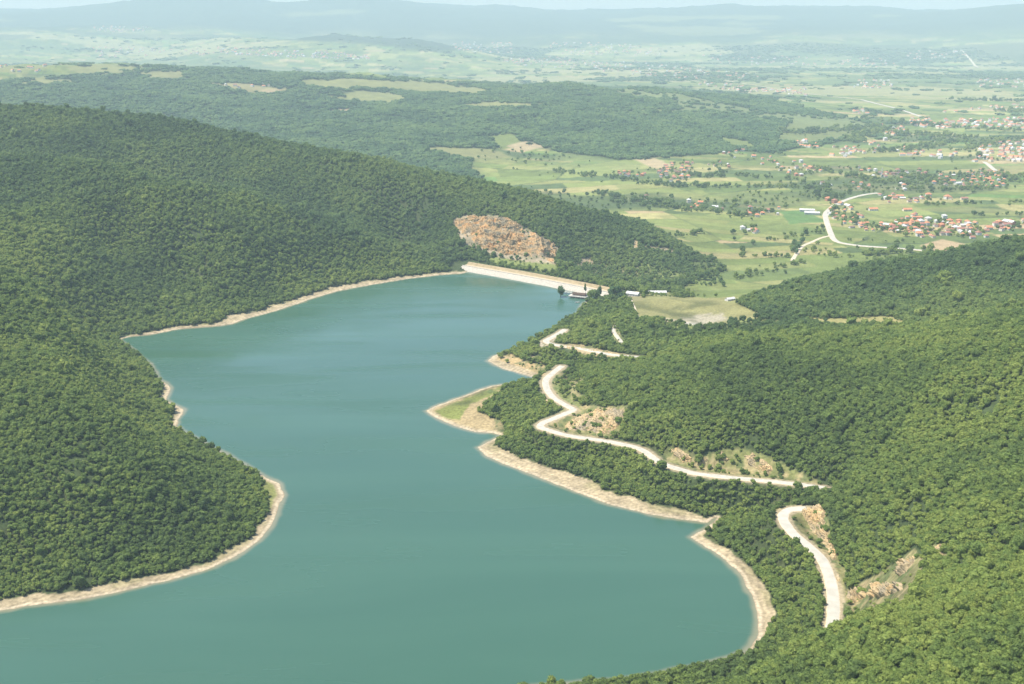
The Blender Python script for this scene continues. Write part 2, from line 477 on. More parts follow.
YEL, TAN, GRN, PALE = (0.205, 0.210, 0.080), (0.36, 0.28, 0.165), (0.15, 0.185, 0.055), (0.50, 0.44, 0.35)
PF = (3000, 7600)
for poly, c in [
    ([(300, 81), (345, 78), (390, 80), (420, 82), (480, 88), (493, 92), (470, 95), (400, 91), (330, 88), (305, 87)], YEL),
    ([(330, 97), (360, 90), (395, 93), (412, 99), (390, 104), (345, 101)], (0.2, 0.21, 0.08)),
    ([(455, 106), (490, 101), (545, 105), (500, 109)], YEL), ([(200, 83), (245, 83), (290, 89), (275, 95), (240, 91)], (0.24, 0.215, 0.095)),
    ([(60, 67), (100, 64), (140, 67), (120, 74), (80, 73)], YEL), ([(-10, 66), (55, 65), (60, 69), (-10, 71)], YEL), ([(15, 82), (40, 78), (72, 81), (55, 85)], YEL),
    ([(333, 112), (345, 108), (360, 109), (350, 114)], TAN), ([(255, 88), (282, 90), (270, 96)], TAN), ([(140, 73), (180, 71), (190, 77), (150, 79)], (0.2, 0.2, 0.08)),
    ([(610, 109), (690, 111), (700, 113), (620, 112)], GRN), ([(720, 138), (750, 141), (760, 150), (728, 147)], GRN), ([(795, 118), (850, 122), (880, 128), (850, 138), (800, 146), (775, 140), (785, 128)], (0.15, 0.175, 0.06)),
    ([(415, 148), (440, 146), (490, 150), (515, 158), (470, 160)], (0.2, 0.2, 0.08)), ([(485, 135), (512, 133), (525, 145), (500, 150)], GRN)]:
    spot(poly, np.array(c) * 0.9, *PF, soft=0.9, nz_=2.2, ns=150)
for poly, c in [([(506, 146), (525, 141), (545, 147), (522, 152)], TAN), ([(634, 160), (655, 158), (674, 166), (656, 169)], TAN), ([(920, 246), (942, 239), (965, 244), (950, 259), (935, 252)], (0.37, 0.27, 0.16)),
                ([(690, 252), (735, 252), (790, 250), (785, 254), (720, 258)], (0.24, 0.21, 0.10)), ([(560, 152), (640, 164), (640, 170), (540, 172)], (0.17, 0.2, 0.075)),
                ([(850, 206), (895, 208), (910, 216), (880, 223), (850, 215)], (0.19, 0.215, 0.075)), ([(900, 210), (960, 206), (1024, 211), (1024, 216), (960, 213)], (0.24, 0.23, 0.085)),
                ([(960, 170), (1024, 160), (1024, 170), (990, 176)], (0.23, 0.215, 0.095)),
                ([(690, 212), (800, 222), (800, 232), (740, 236), (670, 225), (660, 216)], (0.165, 0.19, 0.06)), ([(660, 192), (760, 192), (800, 198), (800, 206), (700, 202)], (0.17, 0.195, 0.065)),
                ([(780, 212), (800, 210), (830, 222), (790, 224)], (0.085, 0.165, 0.05)), ([(690, 262), (790, 262), (850, 255), (860, 262), (790, 282), (740, 292), (700, 292)], (0.15, 0.19, 0.06))]:
    m_ = mask(poly, 0.8, 1650, 5200, 0.8, 40, 77); SPOTS.append(m_ * 0.9); paint(m_ * (0.9 if c in (TAN, (0.37, 0.27, 0.16), (0.085, 0.165, 0.05)) else 0.45), c)
pg = smooth(0.16, 0.24, fbm(X * 0.45, Y + 0.3 * X, 520, 4, 191) + 0.15 * smooth(4800, 5800, D)) * plateau * smooth(4600, 5000, D)
SPOTS.append(pg * 0.9); paint(pg * 0.85, (0.15, 0.18, 0.07))
# meadow on the terrace and its bare patches
N1 = (560, 1650)
spot([(630, 299), (660, 296.5), (722, 298), (742, 306), (766, 317), (740, 322), (702, 329), (670, 322), (637, 319)], (0.215, 0.205, 0.085), 1200, 1700, 1, 1.2, 12)
spot([(680, 318), (700, 314), (722, 314), (728, 319), (702, 326), (684, 323)], (0.31, 0.28, 0.20), 1200, 1700, 2.2, 3.5, 7)
spot([(682, 322), (698, 323), (700, 326.5), (686, 325)], (0.50, 0.46, 0.40), 1200, 1700, 1, 1.5, 7)
spot([(633, 317), (668, 318), (690, 322), (668, 322), (636, 320)], (0.42, 0.35, 0.24), 1200, 1700, 0.8, 0.8, 7)
spot([(668, 320), (702, 328), (760, 318), (790, 322), (740, 334), (690, 337), (660, 328)], (0.16, 0.19, 0.06), 1150, 1600, 1.5, 3, 14, cover=0.8)
spot([(800, 317), (840, 318), (890, 316), (906, 321), (900, 329), (860, 328), (820, 327)], (0.25, 0.23, 0.09), 1100, 1600, 1, 1, 12)
spot([(800, 320), (832, 322), (830, 326), (805, 325)], GRN, 1100, 1600, 1, 1, 12, cover=0.7)
spot([(623, 293), (640, 290), (643, 300), (625, 303)], (0.22, 0.2, 0.1), 1200, 1750, 0.8, 0.5, 8)
spot([(642, 291), (672, 290), (674, 297.5), (645, 298.5)], (0.2, 0.2, 0.08), 1200, 1750, 0.8, 0.5, 8)
spot([(722, 297), (738, 297), (742, 304), (726, 303)], (0.2, 0.2, 0.08), 1200, 1750, 0.8, 0.5, 8)
spot([(609, 326), (615, 323), (620, 330), (626, 343), (622, 350), (612, 342)], (0.14, 0.16, 0.06), 1100, 1500, 0.8, 0.5, 8)
# shore flats
FL = (600, 1750)
spot([(426, 411), (448, 403), (470, 395), (492, 387), (512, 384), (500, 394), (487, 404), (478, 412), (500, 420), (504, 428), (492, 433), (470, 431), (448, 423)], (0.30, 0.235, 0.125), 800, 1400, 1, 1, 8)
spot([(434, 411), (462, 400), (486, 390), (508, 385), (492, 395), (470, 404), (464, 412), (460, 420), (446, 418)], (0.16, 0.18, 0.05), 800, 1400, 1, 1.2, 9)
spot([(489, 361), (508, 353), (530, 363), (548, 366), (545, 376), (530, 376), (505, 368)], (0.35, 0.26, 0.13), 900, 1500, 1, 1, 8)
spot([(265, 478), (277, 485), (281, 496), (277, 508), (270, 512), (268, 500), (262, 488)], (0.17, 0.18, 0.06), 700, 1000, 1, 1, 6)
# banks by the roads
spot([(546, 421), (556, 414), (575, 404), (600, 407), (628, 406), (624, 420), (618, 438), (590, 437), (556, 429)], (0.19, 0.185, 0.075), 800, 1250, 1, 2, 9)
spot([(556, 372), (552, 382), (554, 392), (565, 402), (580, 405), (590, 400), (572, 388), (600, 378)], (0.15, 0.17, 0.06), 800, 1300, 1, 2, 9, cover=0.8)
spot([(660, 450), (672, 446), (700, 455), (735, 448), (770, 456), (790, 468), (815, 478), (822, 485), (780, 480), (740, 476), (700, 471), (668, 462)], (0.17, 0.18, 0.065), 700, 1100, 1, 2, 9, cover=0.92)
spot([(795, 506), (820, 506), (828, 520), (832, 545), (845, 570), (845, 600), (838, 624), (834, 600), (832, 575), (818, 550), (800, 530), (790, 517)], (0.19, 0.185, 0.075), 560, 950, 1, 1.5, 7)
spot([(770, 500), (800, 505), (786, 512), (778, 520), (774, 512)], (0.15, 0.17, 0.05), 560, 950, 1, 1.5, 7, cover=0.7)
spot([(822, 580), (829, 585), (829, 622), (824, 622)], (0.14, 0.17, 0.05), 560, 900, 1, 1.5, 7, cover=0.8)
spot([(840, 592), (866, 580), (898, 562), (914, 549), (926, 562), (908, 604), (870, 616), (842, 616)], (0.20, 0.185, 0.085), 540, 800, 1, 1.5, 7)
spot([(930, 546), (946, 542), (950, 556), (940, 564)], (0.19, 0.18, 0.08), 540, 800, 1.5, 2, 6, cover=0.7)
# bank above the upper road, path and tracks
spot([(560, 344), (580, 344), (604, 350), (630, 355), (604, 358), (578, 352)], (0.32, 0.25, 0.14), 900, 1500, 0.8, 1.2, 6)
spot([(524, 356), (540, 357), (552, 362), (560, 366), (548, 364), (530, 360)], (0.36, 0.28, 0.17), 900, 1400, 0.8, 1, 6)
spot([(537, 343), (548, 336), (560, 332), (552, 345), (541, 347)], (0.42, 0.36, 0.27), 1000, 1500, 0.8, 1, 6)
# quarry bench and the ground below the dam
spot([(452, 220), (466, 214), (500, 216), (530, 230), (558, 247), (556, 266), (520, 262), (492, 256), (462, 243)], (0.30, 0.25, 0.17), 1700, 2150, 1, 1.5, 14)
spot([(488, 255), (520, 261), (556, 264), (560, 274), (520, 268), (490, 264)], (0.16, 0.19, 0.06), 1700, 2050, 1, 1.5, 12)
spot([(560, 262), (600, 262), (640, 268), (650, 280), (620, 284), (570, 276)], (0.19, 0.18, 0.085), 1650, 2100, 2, 5, 16, cover=0.55)
spot([(636, 262), (672, 268), (690, 278), (680, 288), (650, 282)], (0.16, 0.19, 0.065), 1650, 2100, 2, 4, 16, cover=0.8)
spot([(580, 258), (594, 258), (594, 265), (580, 265)], (0.34, 0.27, 0.18), 1650, 2100, 1, 1, 10)
spot([(640, 244), (680, 250), (672, 254), (644, 248)], (0.24, 0.2, 0.12), 1700, 2200, 0.8, 1, 10)
spot([(633, 240), (639, 241), (638, 249), (633, 248)], (0.40, 0.33, 0.2), 1700, 2200, 0.8, .5, 10)

# sparse lighter grass under the trees
und = smooth(0.05, 0.5, fbm(X, Y, 45, 3, 71)) * (1 - valley) * (D < 2500)
paint(und * (1 - plateau), (0.070, 0.082, 0.032), 0.7)
# beaches
land_b = (SDL > -8) & (SDL < 60)
bwn = BW * (1 + 0.55 * fbm(X, Y, 40, 4, 73)) + 1.5 * fbm(X, Y, 9, 2, 74)
bm = (1 - smooth(-1.0, 1.0, SDL - bwn)) * land_b
grass_b = smooth(0.0, 0.35, fbm(X, Y, 22, 3, 75)) * smooth(0.35, 0.8, SDL / np.maximum(bwn, 1))
terr = np.sin((ZZ + 0.25 * fbm(X, Y, 18, 3, 177)) * 9.0) * smooth(1.5, 4, SDL)
bcol = np.array((0.32, 0.262, 0.165)) * (1 + 0.35 * fbm(X, Y, 7, 4, 76)[..., None]) * (1 + 0.14 * terr[..., None])
flat_spit = np.clip(SPOTS[-1] * 0, 0, 1)
wet = 1 - smooth(-0.5, 1.6, SDL)
rim = smooth(1.0, 2.2, SDL) * (1 - smooth(3.0, 4.6, SDL + fbm(X, Y, 12, 2, 79)))
bcol = bcol * (1 - 0.0 * rim[..., None]) + np.array((0.10, 0.085, 0.07)) * rim[..., None] * 0.7
spitm = mask([(420, 411), (445, 400), (470, 392), (492, 384), (515, 382), (505, 394), (490, 404), (480, 412), (505, 422), (505, 432), (492, 436), (470, 434), (440, 424)], 0.8, 800, 1400)
tipm = mask([(262, 476), (279, 483), (286, 495), (279, 510), (268, 512), (262, 488)], 0.8, 700, 1000)
keep = np.clip(np.maximum(spitm, tipm) * smooth(4.5, 7.5, SDL), 0, 1)
bmm = np.clip(bm * (1 - keep), 0, 1)[..., None]
ALB = ALB * (1 - bmm) + bcol * bmm
paint(bm * grass_b * (1 - keep) * 0.55, (0.23, 0.21, 0.10))
strand = smooth(0.0, 0.8, SDL) * (1 - smooth(2.0, 3.4, SDL + 0.8 * fbm(X, Y, 14, 2, 81))) * land_b * (BW > 5)
paint(strand, (0.46, 0.39, 0.275), 0.6)
wetm = (1 - smooth(-0.3, 0.7, SDL)) * land_b
paint(wetm, (0.17, 0.135, 0.09))
# road shoulders
paint((1 - smooth(5.5, 8.5, RD + 1.2 * fbm(X, Y, 10, 2, 83))), (0.30, 0.25, 0.16))

# ----------------------------------------------------------------- where trees stand
FD = np.ones(X.shape)
FD *= 1 - valley
for m in SPOTS:
    FD *= 1 - m
FD[SDL < 1.5] = 0
FD *= smooth(-1.0, 1.5, SDL - bwn - 1.0)
FD *= (CLR > 0)
thin = smooth(0.30, 0.55, fbm(X, Y, 70, 4, 87))
FD *= 1 - 0.55 * thin * (D > 600)
FD[(D < 2600) & (mv > 0.5)] *= 0
damd, _ = line_dist(X, Y, np.array([(DA[0], DA[1], 0), (DB[0], DB[1], 0)]))
FD[damd < 34] = 0
bank = np.zeros(X.shape)
for m in SPOTS[-30:]: bank = np.maximum(bank, m)
bank *= (RD < 70) & (RD > 6) & (SDL > bwn + 3) & (D < 1500)
paint(smooth(0.05, 0.4, fbm(X, Y, 11, 4, 211)) * bank * 0.75, (0.31, 0.245, 0.135))
paint(smooth(0.15, 0.4, fbm(X, Y, 8, 3, 213)) * bank * 0.8, (0.075, 0.105, 0.038))
print('terrain fields', round(time.time() - T0, 1), NR, NC, 'z', ZZ.min(), ZZ.max())
#=====BUILD
# ----------------------------------------------------------------- object helpers


def tag(o, label=None, cat=None, group=None, kind=None):
    if label: o['label'] = label
    if cat: o['category'] = cat
    if group: o['group'] = group
    if kind: o['kind'] = kind
    return o


def link(name, me, parent=None, loc=None):
    o = bpy.data.objects.new(name, me); COL.objects.link(o)
    if parent is not None: o.parent = parent
    if loc is not None: o.location = loc
    return o


def empty(name, loc, rz=0.0):
    o = bpy.data.objects.new(name, None); COL.objects.link(o)
    o.location = loc; o.rotation_euler = (0, 0, rz); o.empty_display_size = 1
    return o


def np_mesh(name, V, Fc, mats, smooth_=False, midx=None):
    """mesh from vertex array and a face array (n,3) or (n,4)"""
    V = np.asarray(V, np.float32); Fc = np.asarray(Fc, np.int32)
    me = bpy.data.meshes.new(name)
    k = Fc.shape[1]
    me.vertices.add(len(V)); me.vertices.foreach_set('co', V.ravel())
    me.loops.add(Fc.size); me.loops.foreach_set('vertex_index', Fc.ravel())
    me.polygons.add(len(Fc)); me.polygons.foreach_set('loop_start', np.arange(0, Fc.size, k, dtype=np.int32))
    if midx is not None: me.polygons.foreach_set('material_index', np.asarray(midx, np.int32))
    me.polygons.foreach_set('use_smooth', np.full(len(Fc), smooth_))
    for m in (mats if isinstance(mats, (list, tuple)) else [mats]): me.materials.append(m)
    me.update(calc_edges=True); me.validate()
    return me


class MB:
    """collects boxes, prisms and quads into one mesh"""
    def __init__(s): s.v = []; s.f = []; s.m = []

    def poly(s, pts, m=0):
        b = len(s.v); s.v += [tuple(map(float, p)) for p in pts]; s.f.append(list(range(b, b + len(pts)))); s.m.append(m)

    def hexa(s, p, m=0):                      # 8 corners: bottom ring, top ring
        b = len(s.v); s.v += [tuple(map(float, q)) for q in p]
        for f in ((3, 2, 1, 0), (4, 5, 6, 7), (0, 1, 5, 4), (1, 2, 6, 5), (2, 3, 7, 6), (3, 0, 4, 7)):
            s.f.append([b + i for i in f]); s.m.append(m)

    def box(s, x0, x1, y0, y1, z0, z1, m=0):
        s.hexa([(x0, y0, z0), (x1, y0, z0), (x1, y1, z0), (x0, y1, z0), (x0, y0, z1), (x1, y0, z1), (x1, y1, z1), (x0, y1, z1)], m)

    def cyl(s, x, y, z0, z1, r0, r1, n=10, m=0):
        b = len(s.v)
        for z, r in ((z0, r0), (z1, r1)):
            for i in range(n):
                a = 2 * math.pi * i / n; s.v.append((x + r * math.cos(a), y + r * math.sin(a), z))
        for i in range(n):
            j = (i + 1) % n; s.f.append([b + i, b + j, b + n + j, b + n + i]); s.m.append(m)
        s.f.append([b + n + i for i in range(n)]); s.m.append(m)

    def mesh(s, name, mats):
        me = bpy.data.meshes.new(name); me.from_pydata(s.v, [], s.f)
        for m in (mats if isinstance(mats, (list, tuple)) else [mats]): me.materials.append(m)
        me.polygons.foreach_set('material_index', s.m); me.update()
        return me

    def build(s, name, mats, parent=None, loc=None): return link(name, s.mesh(name, mats), parent, loc)


# ----------------------------------------------------------------- materials
def new_mat(name, rough=0.9, spec=0.15):
    m = bpy.data.materials.new(name); m.use_nodes = True
    nt_ = m.node_tree; b = nt_.nodes['Principled BSDF']
    b.inputs['Roughness'].default_value = rough; b.inputs['Specular IOR Level'].default_value = spec
    return m, nt_, b


def nd(nt_, typ, **kw):
    n = nt_.nodes.new(typ)
    for k, v in kw.items(): setattr(n, k, v)
    return n


def noise_col(nt_, b, c0, c1, scale, detail=4, coord='Object', lo=0.35, hi=0.65, bump=0.0, bdist=0.3):
    tc = nd(nt_, 'ShaderNodeTexCoord')
    n = nd(nt_, 'ShaderNodeTexNoise'); n.inputs['Scale'].default_value = scale; n.inputs['Detail'].default_value = detail
    nt_.links.new(tc.outputs[coord], n.inputs['Vector'])
    r = nd(nt_, 'ShaderNodeValToRGB')
    r.color_ramp.elements[0].position = lo; r.color_ramp.elements[1].position = hi
    r.color_ramp.elements[0].color = (*c0, 1); r.color_ramp.elements[1].color = (*c1, 1)
    nt_.links.new(n.outputs['Fac'], r.inputs['Fac']); nt_.links.new(r.outputs['Color'], b.inputs['Base Color'])
    if bump:
        bp = nd(nt_, 'ShaderNodeBump'); bp.inputs['Strength'].default_value = bump; bp.inputs['Distance'].default_value = bdist
        nt_.links.new(n.outputs['Fac'], bp.inputs['Height']); nt_.links.new(bp.outputs['Normal'], b.inputs['Normal'])
    return r


def simple_mat(name, c0, c1, scale, rough=0.9, bump=0.0, bdist=0.3, detail=4, lo=0.35, hi=0.65):
    m, n_, b = new_mat(name, rough)
    noise_col(n_, b, c0, c1, scale, detail, lo=lo, hi=hi, bump=bump, bdist=bdist)
    return m


# ground: albedo attribute broken up by fine noise
M_GROUND, gn, gb = new_mat('ground', 0.95, 0.08)
at = nd(gn, 'ShaderNodeAttribute', attribute_name='cover')
tc = nd(gn, 'ShaderNodeTexCoord')
n1 = nd(gn, 'ShaderNodeTexNoise'); n1.inputs['Scale'].default_value = 0.35; n1.inputs['Detail'].default_value = 6
n2 = nd(gn, 'ShaderNodeTexNoise'); n2.inputs['Scale'].default_value = 0.03; n2.inputs['Detail'].default_value = 5
gn.links.new(tc.outputs['Object'], n1.inputs['Vector']); gn.links.new(tc.outputs['Object'], n2.inputs['Vector'])
mr = nd(gn, 'ShaderNodeMapRange'); mr.inputs[1].default_value = 0.3; mr.inputs[2].default_value = 0.7; mr.inputs[3].default_value = 0.68; mr.inputs[4].default_value = 1.30
mr2 = nd(gn, 'ShaderNodeMapRange'); mr2.inputs[1].default_value = 0.3; mr2.inputs[2].default_value = 0.7; mr2.inputs[3].default_value = 0.85; mr2.inputs[4].default_value = 1.15
gn.links.new(n1.outputs['Fac'], mr.inputs[0]); gn.links.new(n2.outputs['Fac'], mr2.inputs[0])
mu = nd(gn, 'ShaderNodeMath', operation='MULTIPLY'); gn.links.new(mr.outputs[0], mu.inputs[0]); gn.links.new(mr2.outputs[0], mu.inputs[1])
vm = nd(gn, 'ShaderNodeVectorMath', operation='SCALE'); gn.links.new(at.outputs['Color'], vm.inputs[0]); gn.links.new(mu.outputs[0], vm.inputs['Scale'])
gn.links.new(vm.outputs[0], gb.inputs['Base Color'])
bp = nd(gn, 'ShaderNodeBump'); bp.inputs['Strength'].default_value = 0.6; bp.inputs['Distance'].default_value = 0.8
gn.links.new(n1.outputs['Fac'], bp.inputs['Height']); gn.links.new(bp.outputs['Normal'], gb.inputs['Normal'])


def foliage_mat(name, dark, mid, light, patch=0.006):
    m, n_, b = new_mat(name, 0.75, 0.12)
    oi = nd(n_, 'ShaderNodeObjectInfo')
    ns = nd(n_, 'ShaderNodeTexNoise'); ns.inputs['Scale'].default_value = patch; ns.inputs['Detail'].default_value = 4
    n_.links.new(oi.outputs['Location'], ns.inputs['Vector'])
    a = nd(n_, 'ShaderNodeMath', operation='MULTIPLY_ADD'); a.inputs[1].default_value = 0.75; a.inputs[2].default_value = -0.375
    n_.links.new(oi.outputs['Random'], a.inputs[0])
    pm = nd(n_, 'ShaderNodeMapRange'); pm.inputs[1].default_value = 0.32; pm.inputs[2].default_value = 0.68
    n_.links.new(ns.outputs['Fac'], pm.inputs[0])
    ad = nd(n_, 'ShaderNodeMath', operation='ADD'); n_.links.new(pm.outputs[0], ad.inputs[0]); n_.links.new(a.outputs[0], ad.inputs[1])
    r = nd(n_, 'ShaderNodeValToRGB')
    e = r.color_ramp.elements; e[0].position = 0.0; e[0].color = (*dark, 1); e[1].position = 1.0; e[1].color = (*light, 1)
    k = e.new(0.5); k.color = (*mid, 1)
    n_.links.new(ad.outputs[0], r.inputs['Fac'])
    tc_ = nd(n_, 'ShaderNodeTexCoord'); nf = nd(n_, 'ShaderNodeTexNoise'); nf.inputs['Scale'].default_value = 5; nf.inputs['Detail'].default_value = 3
    n_.links.new(tc_.outputs['Object'], nf.inputs['Vector'])
    mf = nd(n_, 'ShaderNodeMapRange'); mf.inputs[1].default_value = 0.3; mf.inputs[2].default_value = 0.7; mf.inputs[3].default_value = 0.72; mf.inputs[4].default_value = 1.3
    n_.links.new(nf.outputs['Fac'], mf.inputs[0])
    sc = nd(n_, 'ShaderNodeVectorMath', operation='SCALE'); n_.links.new(r.outputs['Color'], sc.inputs[0]); n_.links.new(mf.outputs[0], sc.inputs['Scale'])
    n_.links.new(sc.outputs[0], b.inputs['Base Color'])
    tr = nd(n_, 'ShaderNodeBsdfTranslucent'); n_.links.new(sc.outputs[0], tr.inputs['Color'])
    mx = nd(n_, 'ShaderNodeMixShader'); mx.inputs[0].default_value = 0.48
    n_.links.new(b.outputs[0], mx.inputs[1]); n_.links.new(tr.outputs[0], mx.inputs[2])
    n_.links.new(mx.outputs[0], n_.nodes['Material Output'].inputs['Surface'])
    return m


M_LEAF = foliage_mat('foliage', (0.102, 0.156, 0.048), (0.176, 0.248, 0.062), (0.262, 0.320, 0.078))
M_LEAFD = foliage_mat('foliage_dark', (0.066, 0.124, 0.048), (0.108, 0.182, 0.062), (0.160, 0.238, 0.074))
M_LEAFH = foliage_mat('foliage_hill', (0.088, 0.144, 0.054), (0.146, 0.218, 0.068), (0.215, 0.280, 0.078))
M_BARK = simple_mat('bark', (0.08, 0.06, 0.045), (0.16, 0.125, 0.09), 3, bump=0.4)
M_ROAD = simple_mat('pale_road', (0.33, 0.315, 0.265), (0.42, 0.40, 0.345), 0.25, 0.9, 0.1, 0.05, 6)
M_GRAVEL = simple_mat('gravel', (0.40, 0.33, 0.22), (0.55, 0.46, 0.33), 0.6, 0.95, 0.3, 0.1, 6)
M_ASPH = simple_mat('worn_asphalt', (0.34, 0.325, 0.275), (0.42, 0.40, 0.345), 0.15, 0.85, 0.05, 0.02, 6)
M_RIP = simple_mat('stone_facing', (0.28, 0.255, 0.21), (0.44, 0.41, 0.345), 0.55, 0.95, 0.8, 0.5, 6)
M_CREST = simple_mat('crest_gravel', (0.36, 0.29, 0.19), (0.46, 0.38, 0.26), 0.3, 0.95, 0.2, 0.1, 6)
M_BANK = simple_mat('dry_bank', (0.24, 0.19, 0.11), (0.34, 0.27, 0.16), 0.2, 0.95, 0.4, 0.3, 6)
M_CONC = simple_mat('concrete', (0.36, 0.34, 0.30), (0.50, 0.48, 0.43), 0.6, 0.85, 0.1, 0.05, 5)
M_DAMGR = simple_mat('dam_grass', (0.10, 0.12, 0.045), (0.20, 0.17, 0.08), 0.12, 0.95, 0.3, 0.3, 6)
M_WHITE = simple_mat('white_render', (0.50, 0.485, 0.45), (0.62, 0.60, 0.56), 0.6, 0.85)
M_CREAM = simple_mat('cream_render', (0.55, 0.48, 0.37), (0.66, 0.59, 0.47), 0.6, 0.85)
M_BRICK = simple_mat('bare_brick', (0.32, 0.15, 0.10), (0.42, 0.21, 0.14), 1.5, 0.9)
M_ORANGE = simple_mat('orange_tile', (0.40, 0.165, 0.088), (0.51, 0.235, 0.13), 0.9, 0.85, 0.3, 0.05)
M_RED = simple_mat('red_tile', (0.25, 0.115, 0.085), (0.34, 0.165, 0.12), 0.9, 0.85, 0.3, 0.05)
M_BROWN = simple_mat('brown_tile', (0.16, 0.10, 0.08), (0.24, 0.155, 0.12), 0.9, 0.85, 0.3, 0.05)
M_TIN = simple_mat('pale_sheet_roof', (0.40, 0.40, 0.385), (0.54, 0.54, 0.515), 0.5, 0.6)
M_DARKW = simple_mat('dark_timber', (0.05, 0.035, 0.025), (0.10, 0.065, 0.045), 2.0, 0.8)
M_GLASS = simple_mat('window_glass', (0.03, 0.04, 0.05), (0.05, 0.06, 0.07), 2.0, 0.15)

# rock
def rock_mat(name, cool, mid, hot):
    m, rn, rb = new_mat(name, 0.95, 0.1)
    tc = nd(rn, 'ShaderNodeTexCoord')
    na = nd(rn, 'ShaderNodeTexNoise'); na.inputs['Scale'].default_value = 0.075; na.inputs['Detail'].default_value = 5
    nb_ = nd(rn, 'ShaderNodeTexNoise'); nb_.inputs['Scale'].default_value = 0.45; nb_.inputs['Detail'].default_value = 7
    rn.links.new(tc.outputs['Object'], na.inputs['Vector']); rn.links.new(tc.outputs['Object'], nb_.inputs['Vector'])
    ra = nd(rn, 'ShaderNodeValToRGB'); e = ra.color_ramp.elements
    e[0].position = 0.34; e[0].color = (*cool, 1); e[1].position = 0.66; e[1].color = (*hot, 1)
    k = e.new(0.5); k.color = (*mid, 1)
    rn.links.new(na.outputs['Fac'], ra.inputs['Fac'])
    mr = nd(rn, 'ShaderNodeMapRange'); mr.inputs[1].default_value = 0.3; mr.inputs[2].default_value = 0.7; mr.inputs[3].default_value = 0.55; mr.inputs[4].default_value = 1.3
    rn.links.new(nb_.outputs['Fac'], mr.inputs[0])
    vm = nd(rn, 'ShaderNodeVectorMath', operation='SCALE'); rn.links.new(ra.outputs['Color'], vm.inputs[0]); rn.links.new(mr.outputs[0], vm.inputs['Scale'])
    rn.links.new(vm.outputs[0], rb.inputs['Base Color'])
    bp = nd(rn, 'ShaderNodeBump'); bp.inputs['Strength'].default_value = 0.9; bp.inputs['Distance'].default_value = 1.5
    rn.links.new(nb_.outputs['Fac'], bp.inputs['Height']); rn.links.new(bp.outputs['Normal'], rb.inputs['Normal'])
    return m


M_ROCK = rock_mat('rock', (0.28, 0.24, 0.165), (0.41, 0.32, 0.185), (0.47, 0.335, 0.17))
M_QUARRY = rock_mat('quarry_rock', (0.19, 0.165, 0.115), (0.33, 0.235, 0.125), (0.45, 0.26, 0.11))

# water: turbid green lake, shallow sandy margin, wind-ruffled patches
M_WATER, wn, wb = new_mat('lake_water', 0.16, 0.42)
wb.inputs['IOR'].default_value = 1.33
at = nd(wn, 'ShaderNodeAttribute', attribute_name='shallow')
tc = nd(wn, 'ShaderNodeTexCoord')
mp = nd(wn, 'ShaderNodeMapping'); mp.inputs['Rotation'].default_value = (0, 0, R(24)); mp.inputs['Scale'].default_value = (0.0032, 0.016, 1)
wn.links.new(tc.outputs['Object'], mp.inputs['Vector'])
nw = nd(wn, 'ShaderNodeTexNoise'); nw.inputs['Scale'].default_value = 1.0; nw.inputs['Detail'].default_value = 5; nw.inputs['Distortion'].default_value = 0.6
wn.links.new(mp.outputs[0], nw.inputs['Vector'])
mr = nd(wn, 'ShaderNodeMapRange'); mr.inputs[1].default_value = 0.35; mr.inputs[2].default_value = 0.65; mr.inputs[3].default_value = 0.06; mr.inputs[4].default_value = 0.34
wn.links.new(nw.outputs['Fac'], mr.inputs[0]); wn.links.new(mr.outputs[0], wb.inputs['Roughness'])
mx = nd(wn, 'ShaderNodeMix', data_type='RGBA'); mx.inputs[6].default_value = (0.046, 0.124, 0.086, 1); mx.inputs[7].default_value = (0.20, 0.185, 0.115, 1)
nm = nd(wn, 'ShaderNodeTexNoise'); nm.inputs['Scale'].default_value = 0.55; nm.inputs['Detail'].default_value = 6; nm.inputs['Distortion'].default_value = 1.2
wn.links.new(mp.outputs[0], nm.inputs['Vector'])
wc = nd(wn, 'ShaderNodeValToRGB'); wc.color_ramp.elements[0].position = 0.35; wc.color_ramp.elements[1].position = 0.66
wc.color_ramp.elements[0].color = (0.034, 0.090, 0.062, 1); wc.color_ramp.elements[1].color = (0.041, 0.102, 0.070, 1)
wn.links.new(nm.outputs['Fac'], wc.inputs['Fac']); wn.links.new(wc.outputs['Color'], mx.inputs[6])
wn.links.new(at.outputs['Fac'], mx.inputs[0]); wn.links.new(mx.outputs[2], wb.inputs['Base Color'])
nr = nd(wn, 'ShaderNodeTexNoise'); nr.inputs['Scale'].default_value = 0.5; nr.inputs['Detail'].default_value = 4
wn.links.new(tc.outputs['Object'], nr.inputs['Vector'])
bp = nd(wn, 'ShaderNodeBump'); bp.inputs['Strength'].default_value = 0.35; bp.inputs['Distance'].default_value = 0.12
wn.links.new(nr.outputs['Fac'], bp.inputs['Height']); wn.links.new(bp.outputs['Normal'], wb.inputs['Normal'])

# ----------------------------------------------------------------- ground meshes (one sheet of vertices, cut by land cover)
VID = np.arange(NR * NC).reshape(NR, NC)
FQ = np.stack([VID[:-1, :-1], VID[:-1, 1:], VID[1:, 1:], VID[1:, :-1]], -1)
cls = np.zeros((NR - 1, NC - 1), int)
bmq = bm[:-1, :-1]; cls[valley[:-1, :-1] > 0.5] = 2
cls[(plateau[:-1, :-1] > 0.5)] = 0
cls[mtn[:-1, :-1] > 0.5] = 3
cls[(bmq > 0.5) | (SDL[:-1, :-1] < 0.5) & (SDL[:-1, :-1] > -60)] = 1
deep = SDL[:-1, :-1] < -60
VV = np.stack([X, Y, ZZ], -1).reshape(-1, 3)
AA = np.concatenate([np.clip(ALB * 0.9, 0.0, 0.9), np.ones(ALB.shape[:2] + (1,))], -1).reshape(-1, 4)


